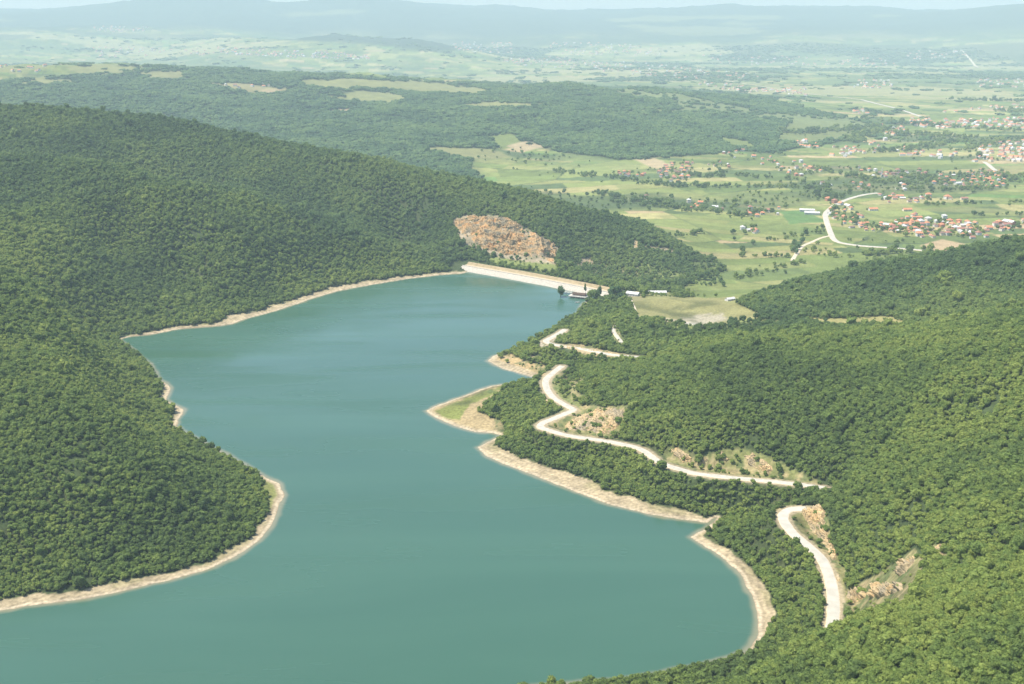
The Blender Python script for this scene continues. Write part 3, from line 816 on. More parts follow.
def sub_sheet(name, sel, mat, z=None):
    f = FQ[sel]
    used = np.unique(f); re = np.full(NR * NC, -1, np.int64); re[used] = np.arange(len(used))
    v = VV[used].copy()
    if z is not None: v[:, 2] = z
    me = np_mesh(name, v, re[f], mat, True)
    return me, used


for k, nm in ((0, 'hillsides'), (1, 'lake_shore'), (2, 'valley_farmland'), (3, 'mountains')):
    sel = (cls == k) & ~deep
    me, used = sub_sheet(nm, sel, M_GROUND)
    ca = me.attributes.new('cover', 'FLOAT_COLOR', 'POINT'); ca.data.foreach_set('color', AA[used].astype(np.float32).ravel())
    tag(link(nm, me), kind='structure')
me, used = sub_sheet('lake', (SDL[:-1, :-1] < 14) & (D[:-1, :-1] < 2100), M_WATER, 0.0)
sh = 1 - smooth(0.5, 5.5, -SDL.reshape(-1)[used] + 1.5 * fbm(VV[used, 0], VV[used, 1], 15, 2, 91))
sa = me.attributes.new('shallow', 'FLOAT', 'POINT'); sa.data.foreach_set('value', (sh * 0.75).astype(np.float32))
tag(link('lake', me), kind='structure')

# ----------------------------------------------------------------- roads
def ribbon(name, P, half, mats, lift=0.25, shoulder=1.2, smooth_z=True, edge_noise=0.5):
    """P (n,3) centre line; a crowned carriageway with ragged gravel shoulders sloping into the ground"""
    P = np.asarray(P, float); T = np.gradient(P[:, :2], axis=0); T /= np.linalg.norm(T, axis=1, keepdims=True) + 1e-9
    N = np.stack([-T[:, 1], T[:, 0]], 1); n = len(P)
    e = half + fbm(P[:, 0] * 7, P[:, 1] * 7, 30, 3, 5) * edge_noise
    offs = [-(e + shoulder), -e, 0 * e, e, e + shoulder]; dz = [-0.5, 0.0, 0.10, 0.0, -0.5]
    V = np.stack([np.concatenate([P[:, :2] + N * o[:, None], (P[:, 2] + lift + z)[:, None]], 1) for o, z in zip(offs, dz)], 1).reshape(-1, 3)
    f = []; mi = []
    for i in range(n - 1):
        for j in range(4):
            a = i * 5 + j; f.append((a, a + 5, a + 6, a + 1)); mi.append(1 if j in (0, 3) else 0)
    me = np_mesh(name, V, f, mats, False, mi)
    return tag(link(name, me), kind='structure')


ribbon('lake_road', RW['mid'], 3.2, [M_ROAD, M_GRAVEL])
ribbon('lake_road', RW['low'], 3.7, [M_ASPH, M_GRAVEL])
ribbon('lake_road', RW['up'], 3.6, [M_ROAD, M_GRAVEL])


def draped(name, pts, half, mats, lift=0.6, step=12, z0=-30.0, d0=1000):
    a = np.array(pts, float); x, y, z = hit(a[:, 0], a[:, 1], d0, 16000)
    P = densify(np.stack([x, y, z], 1), step); P[:, 2] = samp(ZZ, P[:, 0], P[:, 1])
    return ribbon(name, P, half, mats, lift, 1.0), P


M_TRACK = simple_mat('dirt_track', (0.40, 0.34, 0.24), (0.52, 0.45, 0.34), 0.2, 0.95)
VR = [draped('valley_road', [(878, 193), (866, 194.5), (855, 197), (846, 200), (837, 204), (830, 209), (825.5, 214), (826, 219), (828, 226), (831, 234), (834, 239.5), (841, 243), (861, 246), (880, 247.3), (905, 249), (921, 250.5), (935, 253.5), (947, 258)], 5.2, [M_ROAD, M_GRAVEL], 0.7, d0=1750)[1],
      draped('dirt_track', [(831, 235.5), (821, 238), (812, 242), (803, 246), (797, 253), (792, 261)], 2.8, [M_TRACK, M_TRACK], 0.6, d0=1750)[1],
      draped('valley_road', [(862, 100), (873, 103), (892, 107.6), (910, 113), (918, 116), (930, 120)], 7.5, [M_ROAD, M_GRAVEL], 2, d0=3500)[1],
      draped('valley_road', [(984, 162), (988, 164.5), (992, 168), (996, 171)], 6, [M_ROAD, M_GRAVEL], 1, d0=2500)[1],
      draped('valley_road', [(962, 51), (966, 55), (971, 61), (978, 68)], 10, [M_TRACK, M_TRACK], 6, d0=8000)[1],
      draped('valley_road', [(640, 68), (660, 71), (700, 77), (740, 83), (780, 90), (800, 93), (835, 97), (862, 100)], 4, [M_TRACK, M_TRACK], 2, d0=5500)[1]]
draped('forest_path', [(618, 322), (615, 327), (613.5, 331), (616, 335), (619, 339), (622, 343)], 1.9, [M_ROAD, M_GRAVEL], 0.5, 4, d0=1000)
TP = draped('dirt_track', [(630, 298), (632, 303), (635, 310), (638, 317), (650, 319), (668, 320)], 1.8, [M_TRACK, M_TRACK], 0.5, 5, d0=1000)[1]

# ----------------------------------------------------------------- rock faces
def rock(name, poly, label, amp, step, d0, d1, cat='rock', seed=1, size=6.0):
    p = np.array(poly, float)
    xs = np.arange(p[:, 0].min() - 1, p[:, 0].max() + 1, step); ys = np.arange(p[:, 1].min() - 1, p[:, 1].max() + 1, step * 0.7)
    gx, gy = np.meshgrid(xs, ys)
    wx, wy, wz = hit(gx.ravel(), gy.ravel(), d0, d1, 2200)
    wx = wx.reshape(gx.shape); wy = wy.reshape(gx.shape); wz = wz.reshape(gx.shape)
    ok = np.isfinite(wx); wx = np.nan_to_num(wx); wy = np.nan_to_num(wy, nan=1000.0)
    s = poly_sd(gx, gy, p) + fbm(wx, wy, size * 1.5, 3, seed) * 2.2
    inn = smooth(-0.6, 3.0 if cat == 'quarry' else 1.4, s)
    tilt = wz * 2.2 + wy * 0.5 + 0.5 * wx + fbm(wx, wz * 2, size * 2, 2, seed + 9) * size
    r1 = 1 - np.abs(fbm(wx * 1.2, tilt, size, 5, seed + 3)) * 2.0
    r2 = fbm(wx * 1.1 + 40, tilt * 0.8, size * 2.6, 4, seed + 7) * 1.6
    disp = amp * (0.55 * r1 + 0.55 * r2 + 0.1) * inn - 1.0 * (1 - inn)
    # push out of the slope: up and downhill
    e_ = 6.0
    nx_ = samp(ZZ, wx - e_, wy) - samp(ZZ, wx + e_, wy); ny_ = samp(ZZ, wx, wy - e_) - samp(ZZ, wx, wy + e_)
    nrm = np.sqrt(nx_ ** 2 + ny_ ** 2 + (2 * e_) ** 2)
    V = np.stack([wx + nx_ / nrm * disp, wy + ny_ / nrm * disp, wz + 2 * e_ / nrm * disp], -1)
    base = V.reshape(-1, 3).mean(0)
    c = V.reshape(-1, 3)[(inn.ravel() > 0.5) & ok.ravel()]
    base = c.mean(0); base[2] = c[:, 2].min()
    n0, n1_ = gx.shape; I = np.arange(n0 * n1_).reshape(n0, n1_)
    q = np.stack([I[:-1, :-1], I[1:, :-1], I[1:, 1:], I[:-1, 1:]], -1)
    dd = np.hypot(wx, wy)
    jump = np.maximum(np.abs(np.diff(dd, axis=0))[:, :-1], np.abs(np.diff(dd, axis=1))[:-1])
    good = (s[:-1, :-1] > -1.2) & ok[:-1, :-1] & ok[1:, 1:] & ok[1:, :-1] & ok[:-1, 1:] & (jump < 14)
    f = q[good]
    used = np.unique(f); re = np.full(n0 * n1_, -1, np.int64); re[used] = np.arange(len(used))
    me = np_mesh(name, V.reshape(-1, 3)[used] - base, re[f], M_QUARRY if cat == 'quarry' else M_ROCK, False)
    return tag(link(name, me, loc=base), label, cat)


rock('quarry_face', [(453, 222), (459, 217), (468, 214), (478, 217), (490, 216.5), (500, 217.5), (512, 220), (525, 227), (532, 231), (545, 239), (552, 240), (558, 246), (557, 258), (553, 265), (545, 258), (528, 257), (510, 255), (492, 252), (478, 246), (466, 237), (456, 228)],
     'broad ochre and grey quarry face cut into the wooded hill beyond the dam', 7.0, 0.55, 1600, 2300, 'quarry', 101, 9.0)
for poly, lab, amp, d0, d1, sd_ in [
    ([(566, 424), (576, 416), (592, 412), (606, 409), (620, 409), (626, 412), (620, 424), (612, 435), (600, 436), (590, 431), (576, 432), (566, 429)], 'wide tan rock cutting above the hairpin bend of the lake road', 3.0, 700, 1300, 11),
    ([(539, 400), (546, 397), (551, 400), (549, 406), (541, 405)], 'small pale rock patch on the lake side of the winding road above the hairpin', 1.5, 700, 1300, 12),
    ([(671, 449), (678, 446), (684, 452), (692, 458), (690, 464), (680, 461), (673, 456)], 'orange rock scar on the grassy bank, nearest the hairpin end of the straight road', 2.5, 700, 1100, 13),
    ([(695, 460), (704, 456), (708, 460), (703, 464), (697, 465)], 'small rock knob on the grassy bank between two larger scars', 2.0, 700, 1100, 14),
    ([(717, 452), (722, 449), (726, 455), (732, 459), (728, 463), (720, 460)], 'narrow tan rock scar under dark bushes on the long grassy bank', 2.0, 700, 1100, 15),
    ([(744, 456), (752, 452), (760, 458), (768, 461), (773, 470), (768, 474), (758, 470), (748, 466)], 'reddish rock scar at the far uphill end of the grassy bank', 2.5, 700, 1100, 16),
    ([(802, 512), (808, 508), (820, 506), (826, 510), (824, 520), (827, 532), (830, 540), (836, 552), (838, 560), (833, 560), (828, 549), (822, 542), (815, 536), (806, 524)], 'tall tan cliff beside the wide curve of the lower road', 3.5, 540, 950, 17),
    ([(836, 572), (840, 574), (841, 582), (836, 582)], 'low tan rock strip along the inside edge of the lower road', 1.2, 540, 900, 18),
    ([(846, 596), (852, 592), (860, 588), (866, 590), (865, 598), (858, 601), (850, 604)], 'ochre boulder-like crag uphill of where the lower road vanishes', 4.5, 520, 800, 19),
    ([(872, 586), (880, 582), (890, 583), (896, 585), (903, 582), (902, 590), (893, 594), (880, 598), (870, 598)], 'whitish tan crag between two ochre ones on the wooded slope', 5.0, 520, 800, 20),
    ([(896, 572), (902, 566), (908, 558), (915, 556), (914, 564), (907, 572), (900, 576)], 'steep narrow tan crag highest on the slope above the lower road', 4.5, 520, 800, 21),
    ([(931, 550), (938, 544), (945, 546), (944, 556), (936, 560)], 'dull brown outcrop half hidden in trees on the right-hand slope', 2.0, 520, 800, 22),
    ([(560, 345), (575, 346.5), (590, 349), (606, 352), (626, 355), (624, 357), (604, 353), (584, 350), (566, 347)], 'long low tan cutting above the upper road by the spit', 1.8, 900, 1500, 23),
    ([(582, 259), (588, 257.5), (594, 260), (592, 265), (584, 264)], 'small pinkish rock patch among scrub beside the quarry hill', 2.5, 1600, 2300, 24),
    ([(632.5, 241), (638, 241.5), (638.5, 247), (633, 247)], 'lone yellow rock scar high on the toe of the quarry hill', 2.0, 1600, 2300, 25)]:
    rock('rock_outcrop', poly, lab, amp, 0.45, d0, d1, 'rock', sd_, 3.2)

# ----------------------------------------------------------------- trees
def ico(sub=1):
    import bmesh
    b = bmesh.new(); bmesh.ops.create_icosphere(b, subdivisions=sub, radius=1.0)
    v = np.array([x.co[:] for x in b.verts]); f = np.array([[q.index for q in x.verts] for x in b.faces]); b.free()
    return v, f


IV, IF = ico(2); IV1, IF1 = ico(1)


def crown_geo(seed, lobes=9, leaves=190, tall=1.0, lobe_r=(0.20, 0.32)):
    """a crown about 1 unit wide standing on z = 0.15 .. 1.1: ragged lobes plus loose leaf clumps"""
    g = np.random.default_rng(seed); V = []; Fa = []; nv = 0
    cen = []
    for k in range(lobes):
        a = g.uniform(0, 6.283); rr = math.sqrt(g.uniform(0, 1)) * 0.33; zz = g.uniform(0.36, 0.86)
        rr *= 1.1 - 0.9 * max(0, zz - 0.5)
        r = g.uniform(*lobe_r)
        c = np.array([rr * math.cos(a), rr * math.sin(a), zz * tall]); cen.append((c, r))
        v = IV1 * (r * g.uniform(0.72, 1.25, (len(IV1), 1))) * np.array([1, 1, 0.85])
        V.append(v + c); Fa.append(IF1 + nv); nv += len(v)
    q = []
    for k in range(leaves):
        c, r = cen[g.integers(len(cen))]
        n = g.normal(size=3); n[2] = abs(n[2]) * 0.9 + 0.1 if g.uniform() < 0.8 else n[2]; n /= np.linalg.norm(n)
        p = c + n * r * g.uniform(0.8, 1.22)
        t = np.cross(n + g.normal(size=3) * 0.5, g.normal(size=3)); t /= np.linalg.norm(t) + 1e-6
        b = np.cross(t, n + g.normal(size=3) * 0.35); b /= np.linalg.norm(b) + 1e-6
        s = g.uniform(0.045, 0.095)
        q += [p - t * s - b * s * .7, p + t * s - b * s * .6, p + b * s * 1.1]
    Q = np.array(q); V.append(Q); Fa.append(np.arange(len(Q)).reshape(-1, 3) + nv)
    return np.concatenate(V), np.concatenate(Fa)


def trunk_geo(seed):
    g = np.random.default_rng(seed); m = MB()
    def limb(p, q, r0, r1, n=6):
        p = np.array(p); q = np.array(q); d = q - p; d = d / np.linalg.norm(d)
        u = np.cross(d, (0.3, 0.9, 0.1)); u /= np.linalg.norm(u); w = np.cross(d, u); b = len(m.v)
        for c, r in ((p, r0), (q, r1)):
            for i in range(n):
                a = 6.283 * i / n; m.v.append(tuple(c + r * (u * math.cos(a) + w * math.sin(a))))
        for i in range(n):
            j = (i + 1) % n; m.f.append([b + i, b + j, b + n + j, b + n + i]); m.m.append(0)
    limb((0, 0, -0.15), (0.01, 0.01, 0.35), 0.05, 0.035); limb((0.01, 0.01, 0.34), (0.03, -0.02, 0.75), 0.036, 0.015)
    for k in range(5):
        a = k * 1.257 + g.uniform(0, 0.5); z = g.uniform(0.28, 0.5); l = g.uniform(0.18, 0.3)
        limb((0.01, 0.01, z), (l * math.cos(a), l * math.sin(a), z + 0.22), 0.02, 0.008, 5)
    return m


CROWNS = [np_mesh('crown', *crown_geo(s, lobes=9 + s % 3, leaves=190), M_LEAF) for s in range(5)]
TRUNK = trunk_geo(3).mesh('trunk', M_BARK)

# candidates on a jittered lattice
def lattice(x0, x1, y0, y1, s, seed):
    g = np.random.default_rng(seed)
    xs = np.arange(x0, x1, s, dtype=float); ys = np.arange(y0, y1, s * 0.9, dtype=float)
    gx, gy = np.meshgrid(xs, ys); gx[1::2] += s / 2
    return gx.ravel() + g.uniform(-.38, .38, gx.size) * s, gy.ravel() + g.uniform(-.38, .38, gx.size) * s


def keep_in(x, y, d0, d1, margin=0.06):
    d = np.hypot(x, y); th = np.arctan2(x, y)
    return (d >= d0) & (d < d1) & (np.abs(x / np.maximum(y, 1)) < 0.50 + margin + 0.17 * (d < 1300)) & (np.abs(th) < R(38))


TX = []; 
for (s, d0, d1, x0, x1, y0, y1, sd_) in ((2.95, 280, 1250, -760, 760, 230, 1260, 1), (3.8, 1250, 2480, -1400, 1400, 1050, 2490, 2)):
    x, y = lattice(x0, x1, y0, y1, s, sd_)
    m = keep_in(x, y, d0, d1); x, y = x[m], y[m]
    g = np.random.default_rng(sd_ + 50)
    f = samp(FD, x, y); m = g.uniform(0, 1, len(x)) < f
    x, y = x[m], y[m]
    dia = s * np.exp(g.normal(0.22, 0.27, len(x))) * np.where(g.uniform(0, 1, len(x)) < 0.03, 1.5, 1.0)
    TX.append(np.stack([x, y, dia, dia * g.uniform(0.80, 1.25, len(x))], 1))
T = np.concatenate(TX)


def hedge_line(pts, width, dens, size, d0=1650, seed=1):
    a = np.array(pts, float); x, y, z = hit(a[:, 0], a[:, 1], d0, 9000)
    P = densify(np.stack([x, y], 1), 6); g = np.random.default_rng(seed)
    n = int(len(P) * dens); i = g.integers(0, len(P), n)
    q = P[i] + g.normal(0, width, (n, 2))
    dia = size * np.exp(g.normal(0, 0.28, n))
    return np.stack([q[:, 0], q[:, 1], dia, dia * g.uniform(0.85, 1.25, n)], 1)


HL = [([(600, 193), (615, 198), (650, 203), (700, 210), (745, 217)], 14, 1.6, 8), ([(615, 202), (640, 205), (690, 211)], 10, 1.0, 7), ([(640, 184), (700, 187.5), (760, 187), (830, 190)], 14, 1.2, 8), ([(560, 172), (610, 178), (660, 184), (700, 186)], 16, 1.4, 8),
      ([(770, 240), (800, 236), (825, 229)], 9, 1.0, 6), ([(741, 257), (765, 256), (790, 258)], 5, 1.3, 6), ([(867, 256), (885, 253), (905, 252), (922, 250.5)], 9, 2.4, 8),
      ([(818, 196), (828, 196), (840, 200)], 24, 3, 9), ([(880, 152), (910, 150), (950, 143), (965, 142)], 26, 2.2, 10), ([(892, 134), (925, 135), (953, 137)], 30, 2.4, 11), ([(905, 190), (950, 190), (1000, 188), (1030, 189)], 10, 0.9, 8),
      ([(916, 177), (926, 179), (932, 183)], 22, 3.2, 9), ([(1002, 176), (1012, 180), (1018, 182)], 20, 3.0, 9), ([(820, 170), (860, 178), (880, 182), (915, 184)], 16, 1.2, 9), ([(838, 212), (850, 221), (880, 228), (915, 236)], 8, 0.7, 6),
      ([(985, 216), (1024, 214)], 6, 0.8, 7), ([(930, 205), (965, 204), (1024, 203)], 6, 0.7, 7), ([(695, 176), (715, 177)], 16, 3.0, 9), ([(655, 238), (680, 236), (700, 233)], 6, 0.5, 7), ([(840, 240), (870, 241), (900, 243)], 6, 0.7, 6),
      ([(800, 250), (835, 256), (860, 258), (900, 260)], 14, 1.0, 6), ([(700, 286), (740, 279), (780, 268), (800, 262)], 12, 1.0, 6), ([(676, 295), (690, 296), (705, 296.5), (718, 297)], 3, 1.3, 5), ([(630, 284), (660, 286), (690, 283), (720, 270)], 8, 2.2, 7),
      ([(762, 130), (800, 133), (850, 130), (880, 127)], 26, 2.0, 11), ([(850, 142), (868, 134), (885, 129)], 20, 2.4, 11), ([(720, 172), (760, 178), (800, 180)], 12, 0.8, 8), ([(860, 118), (900, 124), (960, 128), (1024, 132)], 30, 1.0, 11), ([(960, 152), (1000, 142), (1030, 140)], 24, 1.0, 10),
      ([(1000, 112), (1024, 112)], 26, 1.5, 12), ([(953, 100), (985, 101), (1024, 102)], 26, 1.2, 12)]
EX = [hedge_line(*h, seed=300 + i) for i, h in enumerate(HL)]
# loose scrub and lone trees over the valley, thicker where the ground is wet
x, y = lattice(-200, 2600, 1700, 4700, 26, 77); m = keep_in(x, y, 1700, 4700); x, y = x[m], y[m]
g = np.random.default_rng(9)
prob = samp(valley, x, y) * (0.02 + 0.55 * samp(scrub, x, y) + 0.22 * samp(hedge, x, y))
m = g.uniform(0, 1, len(x)) < prob; x, y = x[m], y[m]; dia = 7 * np.exp(g.normal(0, 0.3, len(x)))
EX.append(np.stack([x, y, dia, dia * 1.0], 1))
# bushes dotted over the open banks
x, y = lattice(-600, 700, 450, 2000, 7.5, 78); m = keep_in(x, y, 450, 2000); x, y = x[m], y[m]
f = samp(FD, x, y); okb = (samp(SDL, x, y) > 8) & (samp(RD, x, y) > 6.5) & (samp(SDL, x, y) > 1.1 * samp(BW, x, y)) & (f < 0.5)
inmeadow = mask([(632, 297), (722, 296), (768, 316), (702, 330), (636, 320)], 1, 1200, 1700); okb &= samp(inmeadow, x, y) < 0.3
okb &= samp(valley, x, y) < 0.5; okb &= samp(spitm, x, y) < 0.3
m = okb & (g.uniform(0, 1, len(x)) < 0.30 + 0.5 * (fbm(x, y, 25, 2, 195) > 0.25)); x, y = x[m], y[m]; dia = 2.9 * np.exp(g.normal(0, 0.35, len(x)))
EX.append(np.stack([x, y, dia, dia * 0.8], 1))
CL_H = [  # outline box or polygon of each hamlet in the photograph, count, where it is, roof weights
    ([(829, 204), (850, 206), (866, 222), (862, 227), (845, 226), (832, 218)], 22, 'in the cluster at the road bend', (0.75, 0.1, 0.05, 0.1)),
    ([(866, 226), (892, 224), (894, 230), (868, 231)], 9, 'in the row right of the road-bend cluster', (0.5, 0.2, 0.2, 0.1)),
    ([(892, 224), (915, 217), (918, 221), (918, 232), (893, 233)], 24, 'on the left side of the roadside village', (0.55, 0.2, 0.1, 0.15)),
    ([(916, 224), (940, 220), (985, 227), (984, 236), (960, 238), (918, 236)], 48, 'amid the long roadside village', (0.6, 0.2, 0.1, 0.1)),
    ([(996, 225), (1024, 222), (1030, 230), (1000, 231)], 12, 'just beyond the roadside village', (0.5, 0.2, 0.1, 0.2)),
    ([(878, 196), (905, 196), (932, 197), (930, 202), (890, 202)], 16, 'in the row above the green field', (0.35, 0.2, 0.15, 0.3)),
    ([(929, 177), (962, 176), (962, 186), (932, 187)], 10, 'around the very large orange roof', (0.6, 0.2, 0.1, 0.1)),
    ([(968, 173), (1000, 172), (1004, 185), (970, 186)], 34, 'in the hamlet below the short straight lane', (0.7, 0.2, 0.05, 0.05)),
    ([(850, 184), (868, 184), (868, 190), (850, 190)], 6, 'just above the top of the winding road', (0.6, 0.2, 0.1, 0.1)),
    ([(898, 186), (918, 186), (918, 190), (898, 190)], 4, 'left of the very large orange roof', (0.4, 0.2, 0.1, 0.3)),
    ([(822, 184), (832, 184), (832, 188), (822, 188)], 3, 'left of the top of the winding road', (0.6, 0.2, 0.1, 0.1)),
    ([(858, 169), (890, 172), (922, 170), (922, 177), (880, 179), (860, 176)], 24, 'in the scattered row by the minaret', (0.3, 0.35, 0.25, 0.1)),
    ([(765, 158), (795, 163), (820, 168), (820, 174), (795, 175), (764, 166)], 21, 'in the hamlet by the tall white villa', (0.6, 0.2, 0.1, 0.1)),
    ([(724, 150), (752, 152), (752, 158), (724, 157)], 9, 'at the foot of the wooded plateau', (0.6, 0.2, 0.1, 0.1)),
    ([(748, 210), (781, 210), (780, 217), (750, 218)], 11, 'in the row left of the white sheds', (0.6, 0.2, 0.1, 0.1)),
    ([(742, 228), (758, 227), (758, 233), (740, 233)], 5, 'in the isolated farm in the open meadow', (0.6, 0.2, 0.1, 0.1)),
    ([(658, 170), (675, 164), (694, 166), (690, 180), (676, 181), (660, 178)], 32, 'in the compact hamlet by the tan field', (0.65, 0.2, 0.1, 0.05)),
    ([(706, 164), (728, 163), (728, 168), (706, 168)], 5, 'between compact hamlet and plateau foot', (0.3, 0.2, 0.2, 0.3)),
    ([(620, 172), (643, 172), (643, 176), (620, 176)], 9, 'in the row left of the compact hamlet', (0.6, 0.3, 0.1, 0.0)),
    ([(683, 203), (705, 204), (721, 208), (720, 211), (684, 207)], 8, 'along the hedge left of the pale field', (0.7, 0.1, 0.1, 0.1)),
]


def fill(poly, n, seed, gap):
    p = np.array(poly, float); g = np.random.default_rng(seed); out = []
    tries = 0
    while len(out) < n and tries < n * 60:
        tries += 1
        q = (g.uniform(p[:, 0].min(), p[:, 0].max()), g.uniform(p[:, 1].min(), p[:, 1].max()))
        if poly_sd(np.array([q[0]]), np.array([q[1]]), p)[0] < 0: continue
        if any(abs(q[0] - r[0]) < gap[0] and abs(q[1] - r[1]) < gap[1] for r in out): continue
        out.append(q)
    return np.array(out)


for i, (poly, n, *_r) in enumerate(CL_H):
    q = fill(poly, int(n * 1.1) + 2, 900 + i, (1.5, 0.5)); q = q + g.normal(0, (2.0, 0.8), q.shape); x, y, z = hit(q[:, 0], q[:, 1], 1700, 9000)
    dia = 7.5 * np.exp(g.normal(0, 0.25, len(x))); EX.append(np.stack([x, y, dia, dia * 0.9], 1))
TV = np.concatenate(EX)
dd_, _ = line_dist(TV[:, 0], TV[:, 1], np.concatenate([VR[0][::3], VR[1][::2]])); TV = TV[dd_ > 9]
TV = TV[np.isfinite(TV).all(1)]
T = np.concatenate([T, TV])
ZT = samp(ZZ, T[:, 0], T[:, 1])
tpx, tpy = project(T[:, 0], T[:, 1], ZT + 0.6 * T[:, 3])
# which trees show largest: width on the picture of those whose tops are inside the frame and unhidden
dist3 = np.sqrt(T[:, 0] ** 2 + T[:, 1] ** 2 + (HC - ZT) ** 2)
size_px = np.sqrt(T[:, 2] * T[:, 3]) / dist3 * F
inside = (tpx > 4) & (tpx < 1020) & (tpy > 4) & (tpy < 680)
vis = inside.copy()
ii = np.nonzero(inside)[0]; tt = np.linspace(0.05, 0.985, 60); blocked = np.zeros(len(ii), bool)
for t in tt:
    bx_, by_, bz_ = T[ii, 0] * t, T[ii, 1] * t, HC + (ZT[ii] + T[ii, 3] - HC) * t
    blocked |= (np.hypot(bx_, by_) > 300) & (samp(ZZ, bx_, by_) + 3.0 > bz_)
vis[ii] = ~blocked
orderT = np.argsort(-np.where(vis, size_px, 0))
solo = orderT[:285]; rest = np.setdiff1d(np.arange(len(T)), solo)
print('trees', len(T), 'solo size px', size_px[solo].min(), round(time.time() - T0, 1))


def where_is(px, py):
    if px < 300: return 'in the wood over the left-hand beach'
    if py > 655 and px < 800: return 'at the water edge of the nearest wooded slope'
    if py > 640: return 'in the nearest wood filling the bottom corner'
    if px > 930: return 'high on the near slope at the right edge'
    if px > 840: return 'on the near slope below the tan crags'
    if px > 720: return 'between the lower road and the stony beach'
    return 'on the wooded bank above the lake'


gt = np.random.default_rng(31)
first = None
ratio = T[:, 3] / T[:, 2]
for n, i in enumerate(solo):
    if first is None:
        t = empty('broadleaf_tree', (0, 0, 0)); link('crown', CROWNS[0], t); link('trunk', TRUNK, t); first = t; kids = list(t.children)
    else:
        t = first.copy(); COL.objects.link(t)
        for ch in kids:
            c = ch.copy(); COL.objects.link(c); c.parent = t
            if c.data.name.startswith('crown'): c.data = CROWNS[n % 5]
    t.location = (T[i, 0], T[i, 1], ZT[i] - 0.1)
    t.rotation_euler = (0, 0, gt.uniform(0, 6.28)); t.scale = (T[i, 2], T[i, 2], T[i, 3])
    sz = 'tall slender' if ratio[i] > 1.12 else ('broad low' if ratio[i] < 0.9 else 'rounded')
    pos = where_is(tpx[i], tpy[i])
    tag(t, f'{sz} leafy tree {pos}', 'tree', f'{sz} trees {pos}')

# the rest of the wood: the same crowns as instanced geometry on a point mesh
def scatter(name, P, srcs, nv, seed, kindname=None):
    g = np.random.default_rng(seed)
    me = bpy.data.meshes.new(name)
    co = np.stack([P[:, 0], P[:, 1], samp(ZZ, P[:, 0], P[:, 1]) - 0.1], 1).astype(np.float32)
    me.vertices.add(len(co)); me.vertices.foreach_set('co', co.ravel())
    a = me.attributes.new('turn', 'FLOAT_VECTOR', 'POINT')
    rot = np.zeros((len(co), 3), np.float32); rot[:, 2] = g.uniform(0, 6.283, len(co)); rot[:, :2] = g.normal(0, 0.09, (len(co), 2)); a.data.foreach_set('vector', rot.ravel())
    a = me.attributes.new('size', 'FLOAT_VECTOR', 'POINT'); a.data.foreach_set('vector', np.stack([P[:, 2], P[:, 2], P[:, 3]], 1).astype(np.float32).ravel())
    a = me.attributes.new('pick', 'INT', 'POINT'); a.data.foreach_set('value', g.integers(0, nv, len(co)).astype(np.int32))
    o = link(name, me)
    ng = bpy.data.node_groups.new(name, 'GeometryNodeTree')
    ng.interface.new_socket(name='Geometry', in_out='INPUT', socket_type='NodeSocketGeometry')
    ng.interface.new_socket(name='Geometry', in_out='OUTPUT', socket_type='NodeSocketGeometry')
    N = ng.nodes; L = ng.links
    gi = N.new('NodeGroupInput'); go = N.new('NodeGroupOutput'); ip = N.new('GeometryNodeInstanceOnPoints'); gti = N.new('GeometryNodeGeometryToInstance')
    for s in reversed(srcs):
        oi = N.new('GeometryNodeObjectInfo'); oi.transform_space = 'ORIGINAL'; oi.inputs['Object'].default_value = s; oi.inputs['As Instance'].default_value = False
        L.new(oi.outputs['Geometry'], gti.inputs[0])
    def attr(nm, typ):
        n = N.new('GeometryNodeInputNamedAttribute'); n.data_type = typ; n.inputs['Name'].default_value = nm
        return [q for q in n.outputs if q.enabled and q.name == 'Attribute'][0]
    L.new(gi.outputs[0], ip.inputs['Points']); L.new(gti.outputs[0], ip.inputs['Instance'])
    ip.inputs['Pick Instance'].default_value = True
    L.new(attr('pick', 'INT'), ip.inputs['Instance Index']); L.new(attr('turn', 'FLOAT_VECTOR'), ip.inputs['Rotation']); L.new(attr('size', 'FLOAT_VECTOR'), ip.inputs['Scale'])
    L.new(ip.outputs[0], go.inputs[0])
    md = o.modifiers.new('scatter', 'NODES'); md.node_group = ng
    return o


src = []
for k in range(5):
    src.append(next(c for t in COL.objects if t.name.startswith('broadleaf_tree') for c in t.children if c.data == CROWNS[k]))
hill = ((np.hypot(T[:, 0], T[:, 1]) > np.interp(tpx, [0, 130, 250, 350, 470, 600], [1800, 1800, 1835, 1790, 1810, 1810])) & (tpx < 730) | (tpx > 725) & (np.hypot(T[:, 0], T[:, 1]) > 1300) & (ZT > -24))
hsrc = []
for k in range(5):
    me = CROWNS[k].copy(); me.materials.clear(); me.materials.append(M_LEAFH); hsrc.append(bpy.data.objects.new('hill_crown', me))   # geometry source only, never linked to the scene
tag(scatter('hill_woodland', T[rest[hill[rest]]], hsrc, 5, 15), 'darker woodland on the hill behind the dam and on the far right-hand ridge', 'woodland', kind='stuff')
rest = rest[~hill[rest]]
tag(scatter('woodland', T[rest], src, 5, 5), 'dense broadleaf woodland of small rounded trees covering the slopes around the lake', 'woodland', kind='stuff')

# distant wood: wider clumps, many crowns each, on the plateau behind
def clump_geo(seed):
    g = np.random.default_rng(seed); V = []; Fa = []; nv = 0
    for k in range(16):
        r = g.uniform(0.13, 0.21); c = np.array([g.uniform(-.42, .42), g.uniform(-.42, .42), g.uniform(0.12, 0.26)])
        v = IV1 * r * g.uniform(0.75, 1.22, (len(IV1), 1)) + c; V.append(v); Fa.append(IF1 + nv); nv += len(v)
    return np.concatenate(V), np.concatenate(Fa)


